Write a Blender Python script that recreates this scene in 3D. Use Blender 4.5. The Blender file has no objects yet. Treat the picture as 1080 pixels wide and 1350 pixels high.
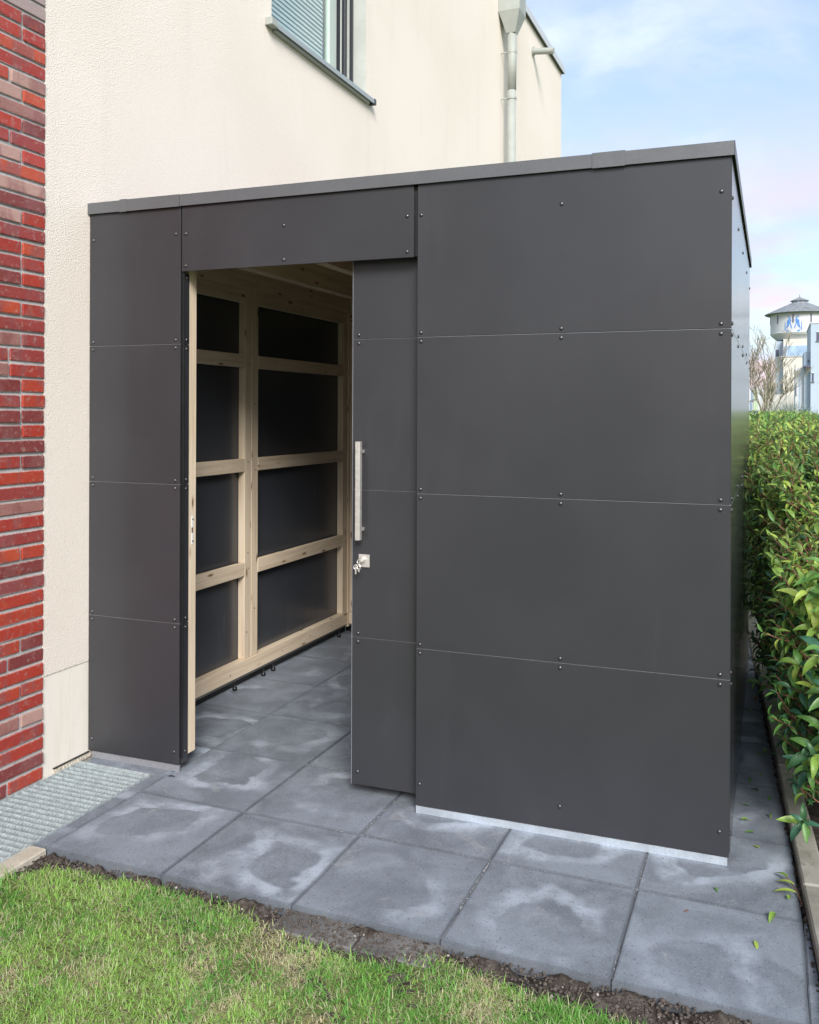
import bpy, bmesh, math, random
import numpy as np
from mathutils import Vector, Matrix, Euler
random.seed(7)
rng = np.random.default_rng(11)
R = math.radians
scene = bpy.context.scene
COL = scene.collection

# ------------------------------------------------------------------ camera
CAMLOC = Vector((2.409, -2.430, 1.554))
cam_d = bpy.data.cameras.new('camera')
cam_d.sensor_fit = 'HORIZONTAL'
cam_d.sensor_width = 36.0
cam_d.lens = 36.0 * 1162.2 / 1080.0
cam_d.shift_x = -(566.5 - 540.0) / 1080.0
cam_d.shift_y = (543.9 - 675.0) / 1080.0
cam_d.clip_start = 0.05
cam_d.clip_end = 3000.0
cam = bpy.data.objects.new('camera', cam_d)
COL.objects.link(cam)
cam.matrix_world = (Matrix.Translation(CAMLOC) @ Matrix.Rotation(0.3715, 4, 'Z')
                    @ Matrix.Rotation(math.pi / 2, 4, 'X') @ Matrix.Rotation(0.0035, 4, 'Z'))
scene.camera = cam

# ------------------------------------------------------------------ light
SUN_EL, SUN_AZ = 34.0, 150.0            # azimuth clockwise from +Y
world = bpy.data.worlds.new('World')
scene.world = world
world.use_nodes = True
wt = world.node_tree
for n in list(wt.nodes): wt.nodes.remove(n)
def WN(t, **k):
    n = wt.nodes.new(t)
    for a, b in k.items(): setattr(n, a, b)
    return n
w_out = WN('ShaderNodeOutputWorld')
w_bg = WN('ShaderNodeBackground')
w_bg.inputs['Strength'].default_value = 0.11
sky = WN('ShaderNodeTexSky', sky_type='NISHITA')
sky.sun_disc = False
sky.sun_elevation = R(SUN_EL); sky.sun_rotation = R(SUN_AZ)
sky.air_density = 1.0; sky.dust_density = 1.6; sky.ozone_density = 1.0
w_tc = WN('ShaderNodeTexCoord')
w_sep = WN('ShaderNodeSeparateXYZ')
wt.links.new(w_tc.outputs['Generated'], w_sep.inputs[0])
# clouds laid on a flat layer: direction divided by its height
w_mx = WN('ShaderNodeMath', operation='ADD'); w_mx.inputs[1].default_value = 0.16
w_ab = WN('ShaderNodeMath', operation='MAXIMUM'); w_ab.inputs[1].default_value = 0.0
wt.links.new(w_sep.outputs[2], w_ab.inputs[0]); wt.links.new(w_ab.outputs[0], w_mx.inputs[0])
w_dx = WN('ShaderNodeMath', operation='DIVIDE'); w_dy = WN('ShaderNodeMath', operation='DIVIDE')
wt.links.new(w_sep.outputs[0], w_dx.inputs[0]); wt.links.new(w_mx.outputs[0], w_dx.inputs[1])
wt.links.new(w_sep.outputs[1], w_dy.inputs[0]); wt.links.new(w_mx.outputs[0], w_dy.inputs[1])
w_cmb = WN('ShaderNodeCombineXYZ')
wt.links.new(w_dx.outputs[0], w_cmb.inputs[0]); wt.links.new(w_dy.outputs[0], w_cmb.inputs[1])
def cloud(scale, lo, hi, off, detail=7, rough=0.55, dist=0.4):
    mp = WN('ShaderNodeMapping'); mp.inputs['Location'].default_value = off
    mp.inputs['Scale'].default_value = (1.0, 0.75, 1.0)
    wt.links.new(w_cmb.outputs[0], mp.inputs[0])
    nz = WN('ShaderNodeTexNoise'); nz.inputs['Scale'].default_value = scale
    nz.inputs['Detail'].default_value = detail; nz.inputs['Roughness'].default_value = rough
    nz.inputs['Distortion'].default_value = dist
    wt.links.new(mp.outputs[0], nz.inputs['Vector'])
    mr = WN('ShaderNodeMapRange', interpolation_type='SMOOTHSTEP')
    mr.inputs['From Min'].default_value = lo; mr.inputs['From Max'].default_value = hi
    wt.links.new(nz.outputs[0], mr.inputs['Value'])
    return mr.outputs[0]
def wmix(fac, a, b):
    m = WN('ShaderNodeMix', data_type='RGBA')
    if isinstance(fac, float): m.inputs[0].default_value = fac
    else: wt.links.new(fac, m.inputs[0])
    for s, v in ((6, a), (7, b)):
        if isinstance(v, tuple): m.inputs[s].default_value = v
        else: wt.links.new(v, m.inputs[s])
    return m.outputs[2]
w_haze = WN('ShaderNodeMapRange'); w_haze.inputs['From Min'].default_value = 0.0
w_haze.inputs['From Max'].default_value = 0.5
w_haze.inputs['To Min'].default_value = 0.62; w_haze.inputs['To Max'].default_value = 0.30
wt.links.new(w_sep.outputs[2], w_haze.inputs['Value'])
SK = 1.0
c0 = wmix(w_haze.outputs[0], sky.outputs[0], (3.6 * SK, 4.6 * SK, 5.6 * SK, 1))
c1 = wmix(cloud(1.3, 0.46, 0.66, (0.3, 1.7, 0)), c0, (4.5 * SK, 5.0 * SK, 5.4 * SK, 1))
c2 = wmix(cloud(0.9, 0.50, 0.64, (4.1, 0.2, 0)), c1, (3.35 * SK, 3.95 * SK, 4.9 * SK, 1))
w_pf = cloud(1.1, 0.40, 0.56, (1.4, 6.6, 0), 5)
w_low = WN('ShaderNodeMapRange'); w_low.inputs['From Min'].default_value = 0.34
w_low.inputs['From Max'].default_value = 0.05
wt.links.new(w_sep.outputs[2], w_low.inputs['Value'])
w_pm = WN('ShaderNodeMath', operation='MULTIPLY')
wt.links.new(w_pf, w_pm.inputs[0]); wt.links.new(w_low.outputs[0], w_pm.inputs[1])
c3 = wmix(w_pm.outputs[0], c2, (4.9 * SK, 3.8 * SK, 4.05 * SK, 1))
wt.links.new(c3, w_bg.inputs['Color'])
wt.links.new(w_bg.outputs[0], w_out.inputs['Surface'])

sun_d = bpy.data.lights.new('sun', 'SUN')
sun_d.energy = 2.3; sun_d.angle = R(24); sun_d.color = (1.0, 0.965, 0.92)
sun = bpy.data.objects.new('sun', sun_d); COL.objects.link(sun)
sd = Vector((math.cos(R(SUN_EL)) * math.sin(R(SUN_AZ)), math.cos(R(SUN_EL)) * math.cos(R(SUN_AZ)), math.sin(R(SUN_EL))))
sun.rotation_euler = sd.to_track_quat('Z', 'Y').to_euler()
vs = scene.view_settings
scene.display_settings.display_device = 'sRGB'
vs.view_transform = 'Standard'; vs.look = 'None'; vs.gamma = 1.0; vs.use_curve_mapping = False
vs.exposure = 0.98
scene.render.engine = 'CYCLES'
scene.cycles.max_bounces = 8; scene.cycles.diffuse_bounces = 4; scene.cycles.glossy_bounces = 4
scene.cycles.transparent_max_bounces = 12; scene.cycles.sample_clamp_indirect = 6

# ------------------------------------------------------------------ materials
class M:
    """small helper for a procedural material"""
    def __init__(s, name, rough=0.6, spec=0.5, metal=0.0):
        s.m = bpy.data.materials.new(name); s.m.use_nodes = True
        s.t = s.m.node_tree; s.b = s.t.nodes['Principled BSDF']
        s.b.inputs['Roughness'].default_value = rough
        s.b.inputs['Specular IOR Level'].default_value = spec
        s.b.inputs['Metallic'].default_value = metal
        s._tc = None
    def n(s, t, **k):
        x = s.t.nodes.new(t)
        for a, b in k.items(): setattr(x, a, b)
        return x
    def set(s, inp, v):
        if hasattr(v, 'is_linked') or hasattr(v, 'links'): s.t.links.new(v, inp)
        else:
            if isinstance(v, tuple) and len(v) == 3 and inp.type == 'RGBA': v = (*v, 1)
            inp.default_value = v
    def tc(s, kind='Object', scale=(1, 1, 1), rand=0.0, loc=(0, 0, 0)):
        if s._tc is None: s._tc = s.n('ShaderNodeTexCoord')
        o = s._tc.outputs[kind]
        if rand:
            oi = s.n('ShaderNodeObjectInfo'); v = s.n('ShaderNodeVectorMath', operation='MULTIPLY')
            cb = s.n('ShaderNodeCombineXYZ')
            for i in range(3): s.t.links.new(oi.outputs['Random'], cb.inputs[i])
            s.t.links.new(cb.outputs[0], v.inputs[0]); v.inputs[1].default_value = (rand, rand * 1.7, rand * .6)
            a = s.n('ShaderNodeVectorMath', operation='ADD'); s.t.links.new(o, a.inputs[0]); s.t.links.new(v.outputs[0], a.inputs[1])
            o = a.outputs[0]
        mp = s.n('ShaderNodeMapping'); mp.inputs['Scale'].default_value = scale; mp.inputs['Location'].default_value = loc
        s.t.links.new(o, mp.inputs[0]); return mp.outputs[0]
    def noise(s, vec, scale, detail=4, rough=0.55, dist=0.0):
        x = s.n('ShaderNodeTexNoise'); s.t.links.new(vec, x.inputs['Vector'])
        x.inputs['Scale'].default_value = scale; x.inputs['Detail'].default_value = detail
        x.inputs['Roughness'].default_value = rough; x.inputs['Distortion'].default_value = dist
        return x.outputs[0]
    def vor(s, vec, scale, feature='F1', rnd=1.0):
        x = s.n('ShaderNodeTexVoronoi', feature=feature); s.t.links.new(vec, x.inputs['Vector'])
        x.inputs['Scale'].default_value = scale; x.inputs['Randomness'].default_value = rnd
        return x.outputs['Distance']
    def ramp(s, v, lo, hi, a=0.0, b=1.0, smooth=True):
        x = s.n('ShaderNodeMapRange', interpolation_type='SMOOTHSTEP' if smooth else 'LINEAR')
        s.t.links.new(v, x.inputs['Value'])
        for k, q in (('From Min', lo), ('From Max', hi), ('To Min', a), ('To Max', b)): x.inputs[k].default_value = q
        return x.outputs[0]
    def mix(s, f, a, b, mode='MIX'):
        x = s.n('ShaderNodeMix', data_type='RGBA', blend_type=mode)
        s.set(x.inputs[0], f); s.set(x.inputs[6], a); s.set(x.inputs[7], b); return x.outputs[2]
    def math(s, op, a, b=0.0):
        x = s.n('ShaderNodeMath', operation=op); s.set(x.inputs[0], a); s.set(x.inputs[1], b); return x.outputs[0]
    def cramp(s, v, stops, interp='LINEAR'):
        x = s.n('ShaderNodeValToRGB'); s.t.links.new(v, x.inputs[0]); x.color_ramp.interpolation = interp
        e = x.color_ramp.elements
        while len(e) < len(stops): e.new(0.5)
        for i, (p, c) in enumerate(stops): e[i].position = p; e[i].color = (*c, 1)
        return x.outputs[0]
    def bump(s, h, strength=0.3, dist=0.01, normal=None):
        x = s.n('ShaderNodeBump'); s.t.links.new(h, x.inputs['Height'])
        x.inputs['Strength'].default_value = strength; x.inputs['Distance'].default_value = dist
        if normal is not None: s.t.links.new(normal, x.inputs['Normal'])
        s.t.links.new(x.outputs[0], s.b.inputs['Normal']); return x.outputs[0]
    def col(s, v): s.set(s.b.inputs['Base Color'], v)
    def rgh(s, v): s.set(s.b.inputs['Roughness'], v)
    def rnd(s): return s.n('ShaderNodeObjectInfo').outputs['Random']

def mat_hpl(name, base, rough=0.42, drips=False):
    m = M(name, rough, 0.42)
    v = m.tc('Object', rand=3.0)
    g = m.noise(v, 900, 2, 0.6)
    big = m.noise(v, 2.2, 4, 0.6, 0.3)
    c = m.mix(m.ramp(big, 0.3, 0.75), tuple(x * 0.93 for x in base), tuple(x * 1.07 for x in base))
    sm_ = m.noise(m.tc('Object', scale=(7, 7, 1.2), rand=5.0), 1.0, 5, 0.6, 0.4)
    c = m.mix(m.ramp(sm_, 0.55, 0.75, 0, 0.22), c, tuple(x * 1.6 for x in base))
    c = m.mix(m.ramp(g, 0.62, 0.75, 0, 0.35), c, tuple(x * 1.9 for x in base))
    if drips:
        vd = m.tc('Object', scale=(60, 60, 1.6), rand=3.0)
        dr = m.noise(vd, 1.0, 3, 0.5)
        sc = m.noise(v, 3.0, 3)
        f = m.math('MULTIPLY', m.ramp(dr, 0.60, 0.74), m.ramp(sc, 0.5, 0.65))
        c = m.mix(m.math('MULTIPLY', f, 0.5), c, (0.17, 0.17, 0.17))
    m.col(c)
    m.rgh(m.ramp(big, 0.2, 0.8, rough - 0.03, rough + 0.04))
    m.bump(g, 0.12, 0.0006)
    m.b.inputs['Coat Weight'].default_value = 1.0; m.b.inputs['Coat Roughness'].default_value = 0.19; m.b.inputs['Coat IOR'].default_value = 1.24
    return m.m
HPL = mat_hpl('dark_laminate', (0.031, 0.032, 0.037), 0.42)
HPL_IN = mat_hpl('laminate_inner_side', (0.044, 0.049, 0.060), 0.36, True)

def mat_metal(name, col, rough, metal=1.0, wear=0.15, noise=120):
    m = M(name, rough, 0.5, metal)
    v = m.tc('Object', rand=2.0)
    n = m.noise(v, noise, 4, 0.6)
    m.col(m.mix(m.ramp(n, 0.35, 0.7), tuple(x * (1 - wear) for x in col), tuple(min(1, x * (1 + wear)) for x in col)))
    m.rgh(m.ramp(m.noise(v, 14, 3), 0.3, 0.7, rough * 0.85, min(1, rough * 1.25)))
    return m.m
COPING = mat_metal('anthracite_coping', (0.120, 0.125, 0.135), 0.42, 0.2, 0.05)
STEEL = mat_metal('brushed_steel', (0.66, 0.64, 0.60), 0.36, 0.6, 0.1, 60)
JOINT = mat_metal('joint_metal', (0.36, 0.37, 0.40), 0.45, 0.5, 0.1)
SCREW = mat_metal('screw_metal', (0.13, 0.13, 0.14), 0.35, 0.9, 0.1)
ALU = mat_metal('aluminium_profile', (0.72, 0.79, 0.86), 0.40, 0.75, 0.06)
GALV = mat_metal('galvanised_steel', (0.43, 0.485, 0.50), 0.50, 0.25, 0.2, 45)
PIPE = mat_metal('grey_coated_metal', (0.36, 0.385, 0.355), 0.55, 0.0, 0.05, 8)
SILL = mat_metal('pale_grey_sill', (0.40, 0.43, 0.43), 0.35, 0.4, 0.05)
FRAME = mat_metal('dark_window_frame', (0.05, 0.052, 0.065), 0.4, 0.1, 0.1)
FRAME_L = mat_metal('pale_window_frame', (0.50, 0.58, 0.54), 0.45, 0.0, 0.04)
BLACKP = mat_metal('black_rubber', (0.012, 0.012, 0.013), 0.35, 0.0, 0.1)
CAPW = mat_metal('white_parapet_cap', (0.62, 0.64, 0.68), 0.45, 0.2, 0.05)

def mat_wood(name, axis):
    m = M(name, 0.62, 0.35)
    lo, hi = 1.6, 34.0
    sc = [hi, hi, hi]; sc[axis] = lo
    v = m.tc('Object', scale=tuple(sc), rand=9.0)
    g = m.noise(v, 1.0, 5, 0.6, 0.9)
    fine = m.noise(v, 5.0, 3, 0.6)
    b = m.noise(m.tc('Object', rand=5.0), 1.8, 2)
    c = m.cramp(g, [(0.28, (0.60, 0.47, 0.33)), (0.48, (0.74, 0.61, 0.45)), (0.62, (0.80, 0.68, 0.52)), (0.8, (0.64, 0.50, 0.36))])
    c = m.mix(m.ramp(b, 0.35, 0.7, 0, 0.30), c, (0.60, 0.50, 0.40))
    c = m.mix(m.ramp(fine, 0.6, 0.8, 0, 0.25), c, (0.40, 0.28, 0.17))
    ks = [17.0, 17.0, 17.0]; ks[axis] = 4.6
    kv = m.tc('Object', scale=tuple(ks), rand=4.0)
    kd = m.vor(kv, 1.0)
    c = m.mix(m.ramp(kd, 0.20, 0.11, 0, 0.45), c, (0.42, 0.27, 0.15))
    c = m.mix(m.ramp(kd, 0.125, 0.07, 0, 0.9), c, (0.15, 0.075, 0.038))
    m.col(c)
    m.bump(g, 0.25, 0.0012)
    return m.m
WOOD = [mat_wood('spruce_wood_along_' + a, i) for i, a in enumerate(('width', 'depth', 'height'))]

def mat_stucco():
    m = M('cream_stucco', 0.9, 0.2)
    v = m.tc('Object')
    gr = m.noise(v, 130, 5, 0.65, 0.3)
    gv = m.vor(v, 210)
    st = m.noise(m.tc('Object', scale=(1, 4.5, 0.55)), 1.5, 5, 0.6, 0.2)
    bl = m.noise(v, 0.7, 3)
    c = m.mix(m.ramp(bl, 0.3, 0.7), (0.85, 0.765, 0.68), (0.89, 0.815, 0.735))
    c = m.mix(m.ramp(st, 0.54, 0.76, 0, 0.16), c, (0.68, 0.62, 0.55))
    c = m.mix(m.ramp(gr, 0.30, 0.50, 0.35, 0), c, (0.60, 0.54, 0.46))
    m.col(c)
    h = m.math('ADD', m.math('MULTIPLY', gv, 0.7), gr)
    m.bump(h, 0.75, 0.004)
    return m.m
STUCCO = mat_stucco()
def mat_plinth():
    m = M('plinth_render', 0.85, 0.2)
    v = m.tc('Object')
    st = m.noise(m.tc('Object', scale=(1, 9, 1.2)), 2.0, 4, 0.6)
    c = m.mix(m.ramp(st, 0.45, 0.7, 0, 0.35), (0.82, 0.77, 0.69), (0.70, 0.62, 0.50))
    c = m.mix(m.ramp(m.noise(v, 22, 5, 0.7), 0.58, 0.75, 0, 0.3), c, (0.60, 0.54, 0.46))
    m.col(c); m.bump(m.noise(v, 90, 5, 0.6), 0.35, 0.003)
    return m.m
PLINTH = mat_plinth()
def mat_concrete(name, a, b, stain=(0.12, 0.11, 0.09), bumpd=0.003):
    m = M(name, 0.88, 0.25)
    v = m.tc('Object', rand=6.0)
    c = m.mix(m.ramp(m.noise(v, 5, 6, 0.62), 0.32, 0.68), a, b)
    c = m.mix(m.ramp(m.noise(v, 14, 5, 0.7, 0.4), 0.55, 0.72, 0, 0.6), c, stain)
    c = m.mix(m.ramp(m.noise(v, 160, 2), 0.60, 0.75, 0, 0.5), c, tuple(min(1, x * 1.6) for x in b))
    m.col(c); m.bump(m.noise(v, 70, 6, 0.7), 0.5, bumpd)
    return m.m
KERB = mat_concrete('kerb_concrete', (0.20, 0.19, 0.16), (0.32, 0.31, 0.27))
BEIGE = mat_concrete('pale_concrete', (0.42, 0.38, 0.31), (0.58, 0.54, 0.46), (0.28, 0.25, 0.2))
MORTAR = mat_concrete('grey_mortar', (0.36, 0.355, 0.35), (0.52, 0.515, 0.51), (0.27, 0.26, 0.26), 0.004)
SHADE = mat_concrete('shaded_well_concrete', (0.12, 0.12, 0.12), (0.18, 0.18, 0.18), (0.08, 0.08, 0.08))  # shaft concrete, darkened in its colour for shade below the grating
SAND = mat_concrete('joint_sand', (0.10, 0.10, 0.105), (0.34, 0.34, 0.34), (0.05, 0.05, 0.05))

def mat_brick():
    m = M('glazed_red_brick', 0.42, 0.5)
    r = m.rnd()
    v = m.tc('Object', rand=8.0)
    base = m.cramp(r, [(0.0, (0.21, 0.045, 0.042)), (0.18, (0.40, 0.045, 0.028)), (0.34, (0.42, 0.055, 0.030)),
                       (0.46, (0.30, 0.05, 0.045)), (0.60, (0.48, 0.075, 0.034)), (0.72, (0.36, 0.042, 0.030)),
                       (0.89, (0.33, 0.155, 0.135)), (0.95, (0.45, 0.27, 0.23))], 'CONSTANT')
    along = m.noise(m.tc('Object', scale=(1, 1, 0.4), rand=13.0), 9, 4, 0.55)
    c = m.mix(m.ramp(along, 0.50, 0.62, 0, 0.62), base, (0.24, 0.085, 0.085))
    c = m.mix(m.ramp(m.noise(v, 16, 4, 0.6), 0.60, 0.74, 0, 0.4), c, (0.52, 0.11, 0.045))
    c = m.mix(m.ramp(m.noise(v, 45, 5, 0.7), 0.54, 0.70, 0, 0.6), c, (0.40, 0.28, 0.25))
    c = m.mix(m.ramp(m.noise(v, 30, 4, 0.7), 0.68, 0.76, 0, 0.7), c, (0.07, 0.035, 0.035))
    m.col(c)
    o_ = m.tc('Object'); sp = m.n('ShaderNodeSeparateXYZ'); m.t.links.new(o_, sp.inputs[0])
    ez = m.math('ADD', m.math('ABSOLUTE', sp.outputs[2]), m.math('MULTIPLY', m.noise(v, 60, 4, .7), 0.012))
    c = m.mix(m.ramp(ez, 0.0285, 0.0315, 0, 0.75), c, (0.42, 0.36, 0.34)); m.col(c)
    m.rgh(m.ramp(m.noise(v, 20, 3), 0.3, 0.7, 0.40, 0.7))
    m.bump(m.noise(v, 55, 6, 0.65), 0.55, 0.004)
    return m.m
BRICK = mat_brick()

def mat_paver():
    m = M('slate_concrete_paver', 0.7, 0.4)
    v = m.tc('Object', rand=21.0)                  # per paver shift
    o = m.tc('Object')
    sp = m.n('ShaderNodeSeparateXYZ'); m.t.links.new(o, sp.inputs[0])
    ax = m.math('ABSOLUTE', sp.outputs[0]); ay = m.math('ABSOLUTE', sp.outputs[1])
    e = m.math('MAXIMUM', ax, ay)
    r1 = m.math('MULTIPLY', m.math('SUBTRACT', m.rnd(), 0.5), 0.16)
    r2 = m.math('MULTIPLY', m.math('SUBTRACT', m.math('FRACT', m.math('MULTIPLY', m.rnd(), 17.3)), 0.5), 0.16)
    bx_ = m.math('ABSOLUTE', m.math('ADD', sp.outputs[0], r1)); by_ = m.math('ABSOLUTE', m.math('ADD', sp.outputs[1], r2))
    e2 = m.math('MAXIMUM', bx_, by_)
    rad = m.math('SQRT', m.math('ADD', m.math('MULTIPLY', bx_, bx_), m.math('MULTIPLY', by_, by_)))
    d = m.math('ADD', m.math('MULTIPLY', e2, 0.55), m.math('MULTIPLY', rad, 0.42))
    w = m.noise(v, 3.4, 3, 0.5, 0.2)
    d = m.math('ADD', d, m.math('MULTIPLY', m.math('SUBTRACT', w, 0.5), 0.30))
    ring = m.math('MULTIPLY', m.ramp(d, 0.112, 0.132), m.ramp(d, 0.155, 0.215, 1, 0))
    keep = m.ramp(m.noise(v, 2.2, 2, 0.5), 0.38, 0.56)
    ring = m.math('MULTIPLY', ring, keep)
    cl = m.noise(v, 5.5, 6, 0.62, 0.5)
    c = m.mix(m.ramp(cl, 0.35, 0.66), (0.132, 0.150, 0.176), (0.210, 0.238, 0.278))
    c = m.mix(m.math('MULTIPLY', m.rnd(), 0.35), c, (0.22, 0.25, 0.30))
    c = m.mix(m.math('MULTIPLY', ring, m.ramp(m.noise(v, 7, 5, 0.65), 0.36, 0.62, 0.20, 0.95)), c, (0.37, 0.415, 0.485))
    c = m.mix(m.ramp(m.noise(v, 24, 5, 0.72, 0.6), 0.60, 0.74, 0, 0.38), c, (0.30, 0.33, 0.37))
    c = m.mix(m.ramp(m.noise(v, 4.2, 3, 0.5, 0.3), 0.715, 0.75, 0, 0.7), c, (0.36, 0.32, 0.26))
    sk = m.vor(v, 55)
    c = m.mix(m.ramp(sk, 0.10, 0.05, 0, 0.5), c, (0.42, 0.43, 0.44))
    c = m.mix(m.ramp(m.noise(v, 170, 3, .7), 0.56, 0.70, 0, 0.6), c, (0.34, 0.36, 0.38))
    c = m.mix(m.ramp(m.noise(v, 120, 3, .7), 0.42, 0.30, 0, 0.7), c, (0.05, 0.055, 0.065))
    c = m.mix(m.ramp(m.noise(v, 6.5, 5, .75, 1.2), 0.60, 0.66, 0, 0.35), c, (0.34, 0.34, 0.335))
    c = m.mix(m.ramp(e, 0.236, 0.2475, 0, 0.45), c, (0.055, 0.06, 0.07))
    m.col(c)
    m.rgh(m.ramp(cl, 0.3, 0.7, 0.62, 0.82))
    m.bump(m.noise(v, 130, 5, 0.7), 0.35, 0.0015)
    return m.m
PAVER = mat_paver()

def mat_soil():
    m = M('damp_soil', 0.95, 0.2)
    v = m.tc('Object')
    n = m.noise(v, 26, 6, 0.7)
    c = m.cramp(n, [(0.3, (0.030, 0.024, 0.020)), (0.5, (0.075, 0.060, 0.050)), (0.68, (0.155, 0.135, 0.118))])
    c = m.mix(m.ramp(m.vor(v, 60), 0.22, 0.12, 0, 0.5), c, (0.22, 0.20, 0.18))
    m.col(c); m.bump(m.noise(v, 80, 6, 0.7), 0.9, 0.01)
    return m.m
SOIL = mat_soil()
def simple(name, col, rough=0.6, var=0.15, scale=12, spec=0.4):
    m = M(name, rough, spec)
    n = m.noise(m.tc('Object', rand=3.0), scale, 4, 0.6)
    m.col(m.mix(m.ramp(n, 0.3, 0.7), tuple(x * (1 - var) for x in col), tuple(x * (1 + var) for x in col)))
    return m.m
STONE = simple('pale_clod', (0.30, 0.27, 0.24), 0.9, 0.3, 60)
CLOD = simple('dark_clod', (0.085, 0.070, 0.060), 0.95, 0.4, 60)
BEDW = simple('lower_slab', (0.19, 0.18, 0.17), 0.9, 0.3, 9)
MUD = mat_concrete('muddy_slab', (0.095, 0.092, 0.09), (0.175, 0.17, 0.165), (0.05, 0.041, 0.034))

def mat_leaf(name, col, back, trans=0.3, rough=0.42):
    m = M(name, rough, 0.5)
    geo = m.n('ShaderNodeNewGeometry')
    v = m.tc('Object')
    n = m.noise(v, 25, 3)
    c = m.mix(m.ramp(n, 0.3, 0.7), tuple(x * 0.75 for x in col), tuple(x * 1.2 for x in col))
    c = m.mix(geo.outputs['Backfacing'], c, back)
    m.col(c)
    tr = m.n('ShaderNodeBsdfTranslucent'); m.set(tr.inputs[0], c)
    mx = m.n('ShaderNodeMixShader'); mx.inputs[0].default_value = trans
    out = m.t.nodes['Material Output']
    m.t.links.new(m.b.outputs[0], mx.inputs[1]); m.t.links.new(tr.outputs[0], mx.inputs[2])
    m.t.links.new(mx.outputs[0], out.inputs[0])
    return m.m
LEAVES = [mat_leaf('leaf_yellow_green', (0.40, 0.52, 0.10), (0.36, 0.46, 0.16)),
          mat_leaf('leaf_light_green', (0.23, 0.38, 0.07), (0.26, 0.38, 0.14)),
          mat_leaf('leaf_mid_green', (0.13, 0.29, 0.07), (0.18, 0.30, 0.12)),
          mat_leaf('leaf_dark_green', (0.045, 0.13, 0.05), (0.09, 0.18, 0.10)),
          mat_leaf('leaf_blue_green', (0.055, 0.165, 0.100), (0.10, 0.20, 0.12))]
TWIG = simple('reddish_twig', (0.20, 0.085, 0.060), 0.7, 0.3)
BRANCH = simple('brown_branch', (0.12, 0.09, 0.065), 0.85, 0.3)
GRASS = [mat_leaf('grass_green', (0.165, 0.41, 0.07), (0.165, 0.41, 0.07), 0.35, 0.5),
         mat_leaf('grass_bright', (0.33, 0.58, 0.12), (0.33, 0.58, 0.12), 0.35, 0.5),
         mat_leaf('grass_olive', (0.36, 0.41, 0.15), (0.36, 0.41, 0.15), 0.35, 0.6),
         mat_leaf('grass_straw', (0.56, 0.49, 0.31), (0.56, 0.49, 0.31), 0.25, 0.7),
         mat_leaf('grass_pale', (0.46, 0.52, 0.28), (0.46, 0.52, 0.28), 0.3, 0.6)]
def mat_lawnbase():
    m = M('thatch_ground', 0.95, 0.2)
    v = m.tc('Object')
    c = m.mix(m.ramp(m.noise(v, 40, 5, 0.7), 0.35, 0.65), (0.08, 0.085, 0.035), (0.20, 0.20, 0.09))
    c = m.mix(m.ramp(m.noise(v, 5, 3), 0.5, 0.7), c, (0.24, 0.21, 0.12))
    m.col(c); m.bump(m.noise(v, 90, 5), 0.8, 0.01)
    return m.m
THATCH = mat_lawnbase()
def mat_ground():
    m = M('far_ground', 0.95, 0.2)
    v = m.tc('Object')
    c = m.mix(m.ramp(m.noise(v, 0.35, 6, 0.7), 0.35, 0.65), (0.075, 0.13, 0.035), (0.17, 0.20, 0.07))
    m.col(c); m.bump(m.noise(v, 14, 5), 0.6, 0.03)
    return m.m
GROUND = mat_ground()
def mat_glass(name, tint=(1, 1, 1), refl=0.30):
    m = M(name, 0.02)
    gl = m.n('ShaderNodeBsdfGlossy'); gl.inputs['Roughness'].default_value = 0.01
    tp = m.n('ShaderNodeBsdfTransparent'); tp.inputs[0].default_value = (*tint, 1)
    fr = m.n('ShaderNodeFresnel'); fr.inputs[0].default_value = 1.5
    f = m.ramp(fr.outputs[0], 0.0, 1.0, refl, 1.0, False)
    geo = m.n('ShaderNodeNewGeometry'); f = m.math('MULTIPLY', f, m.math('SUBTRACT', 1.0, geo.outputs['Backfacing']))
    mx = m.n('ShaderNodeMixShader'); m.t.links.new(f, mx.inputs[0])
    m.t.links.new(tp.outputs[0], mx.inputs[1]); m.t.links.new(gl.outputs[0], mx.inputs[2])
    m.t.links.new(mx.outputs[0], m.t.nodes['Material Output'].inputs[0])
    return m.m
GLASS = mat_glass('window_glass', (0.90, 0.98, 0.96), 0.30)
BLIND = simple('white_blind', (0.80, 0.82, 0.78), 0.5, 0.05)
DARKROOM = simple('room_dark', (0.10, 0.11, 0.11), 0.8)
WHITE = simple('white_render', (0.58, 0.60, 0.63), 0.85, 0.04, 0.3)
PALEBLUE = simple('pale_blue_render', (0.42, 0.50, 0.59), 0.85, 0.04, 0.3)
CREAMR = simple('cream_render', (0.60, 0.58, 0.53), 0.85, 0.04, 0.3)
SLATE = simple('hazed_slate', (0.21, 0.225, 0.24), 0.6, 0.25, 1.5)  # slate lightened in its colour to stand in for distance haze
FARWIN = simple('far_window_glass', (0.30, 0.42, 0.58), 0.15, 0.3, 0.6, 0.8)
DARKWIN = simple('far_dark_window', (0.10, 0.10, 0.16), 0.3, 0.2)
BLUE = simple('blue_paint', (0.10, 0.25, 0.60), 0.6, 0.2, 2)
BLUEL = simple('light_blue_paint', (0.42, 0.55, 0.72), 0.6, 0.1, 2)
BARE = simple('bare_bark', (0.29, 0.265, 0.20), 0.9, 0.25)
FROST = simple('silvery_twig', (0.36, 0.44, 0.38), 0.8, 0.2)
FROSTD = simple('dark_twig', (0.12, 0.17, 0.14), 0.8, 0.2)
BROWNLEAF = mat_leaf('leaf_brown', (0.19, 0.075, 0.045), (0.16, 0.08, 0.05), 0.1, 0.6)
YGLASS = simple('greenish_glass', (0.42, 0.52, 0.36), 0.3, 0.2)

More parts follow.
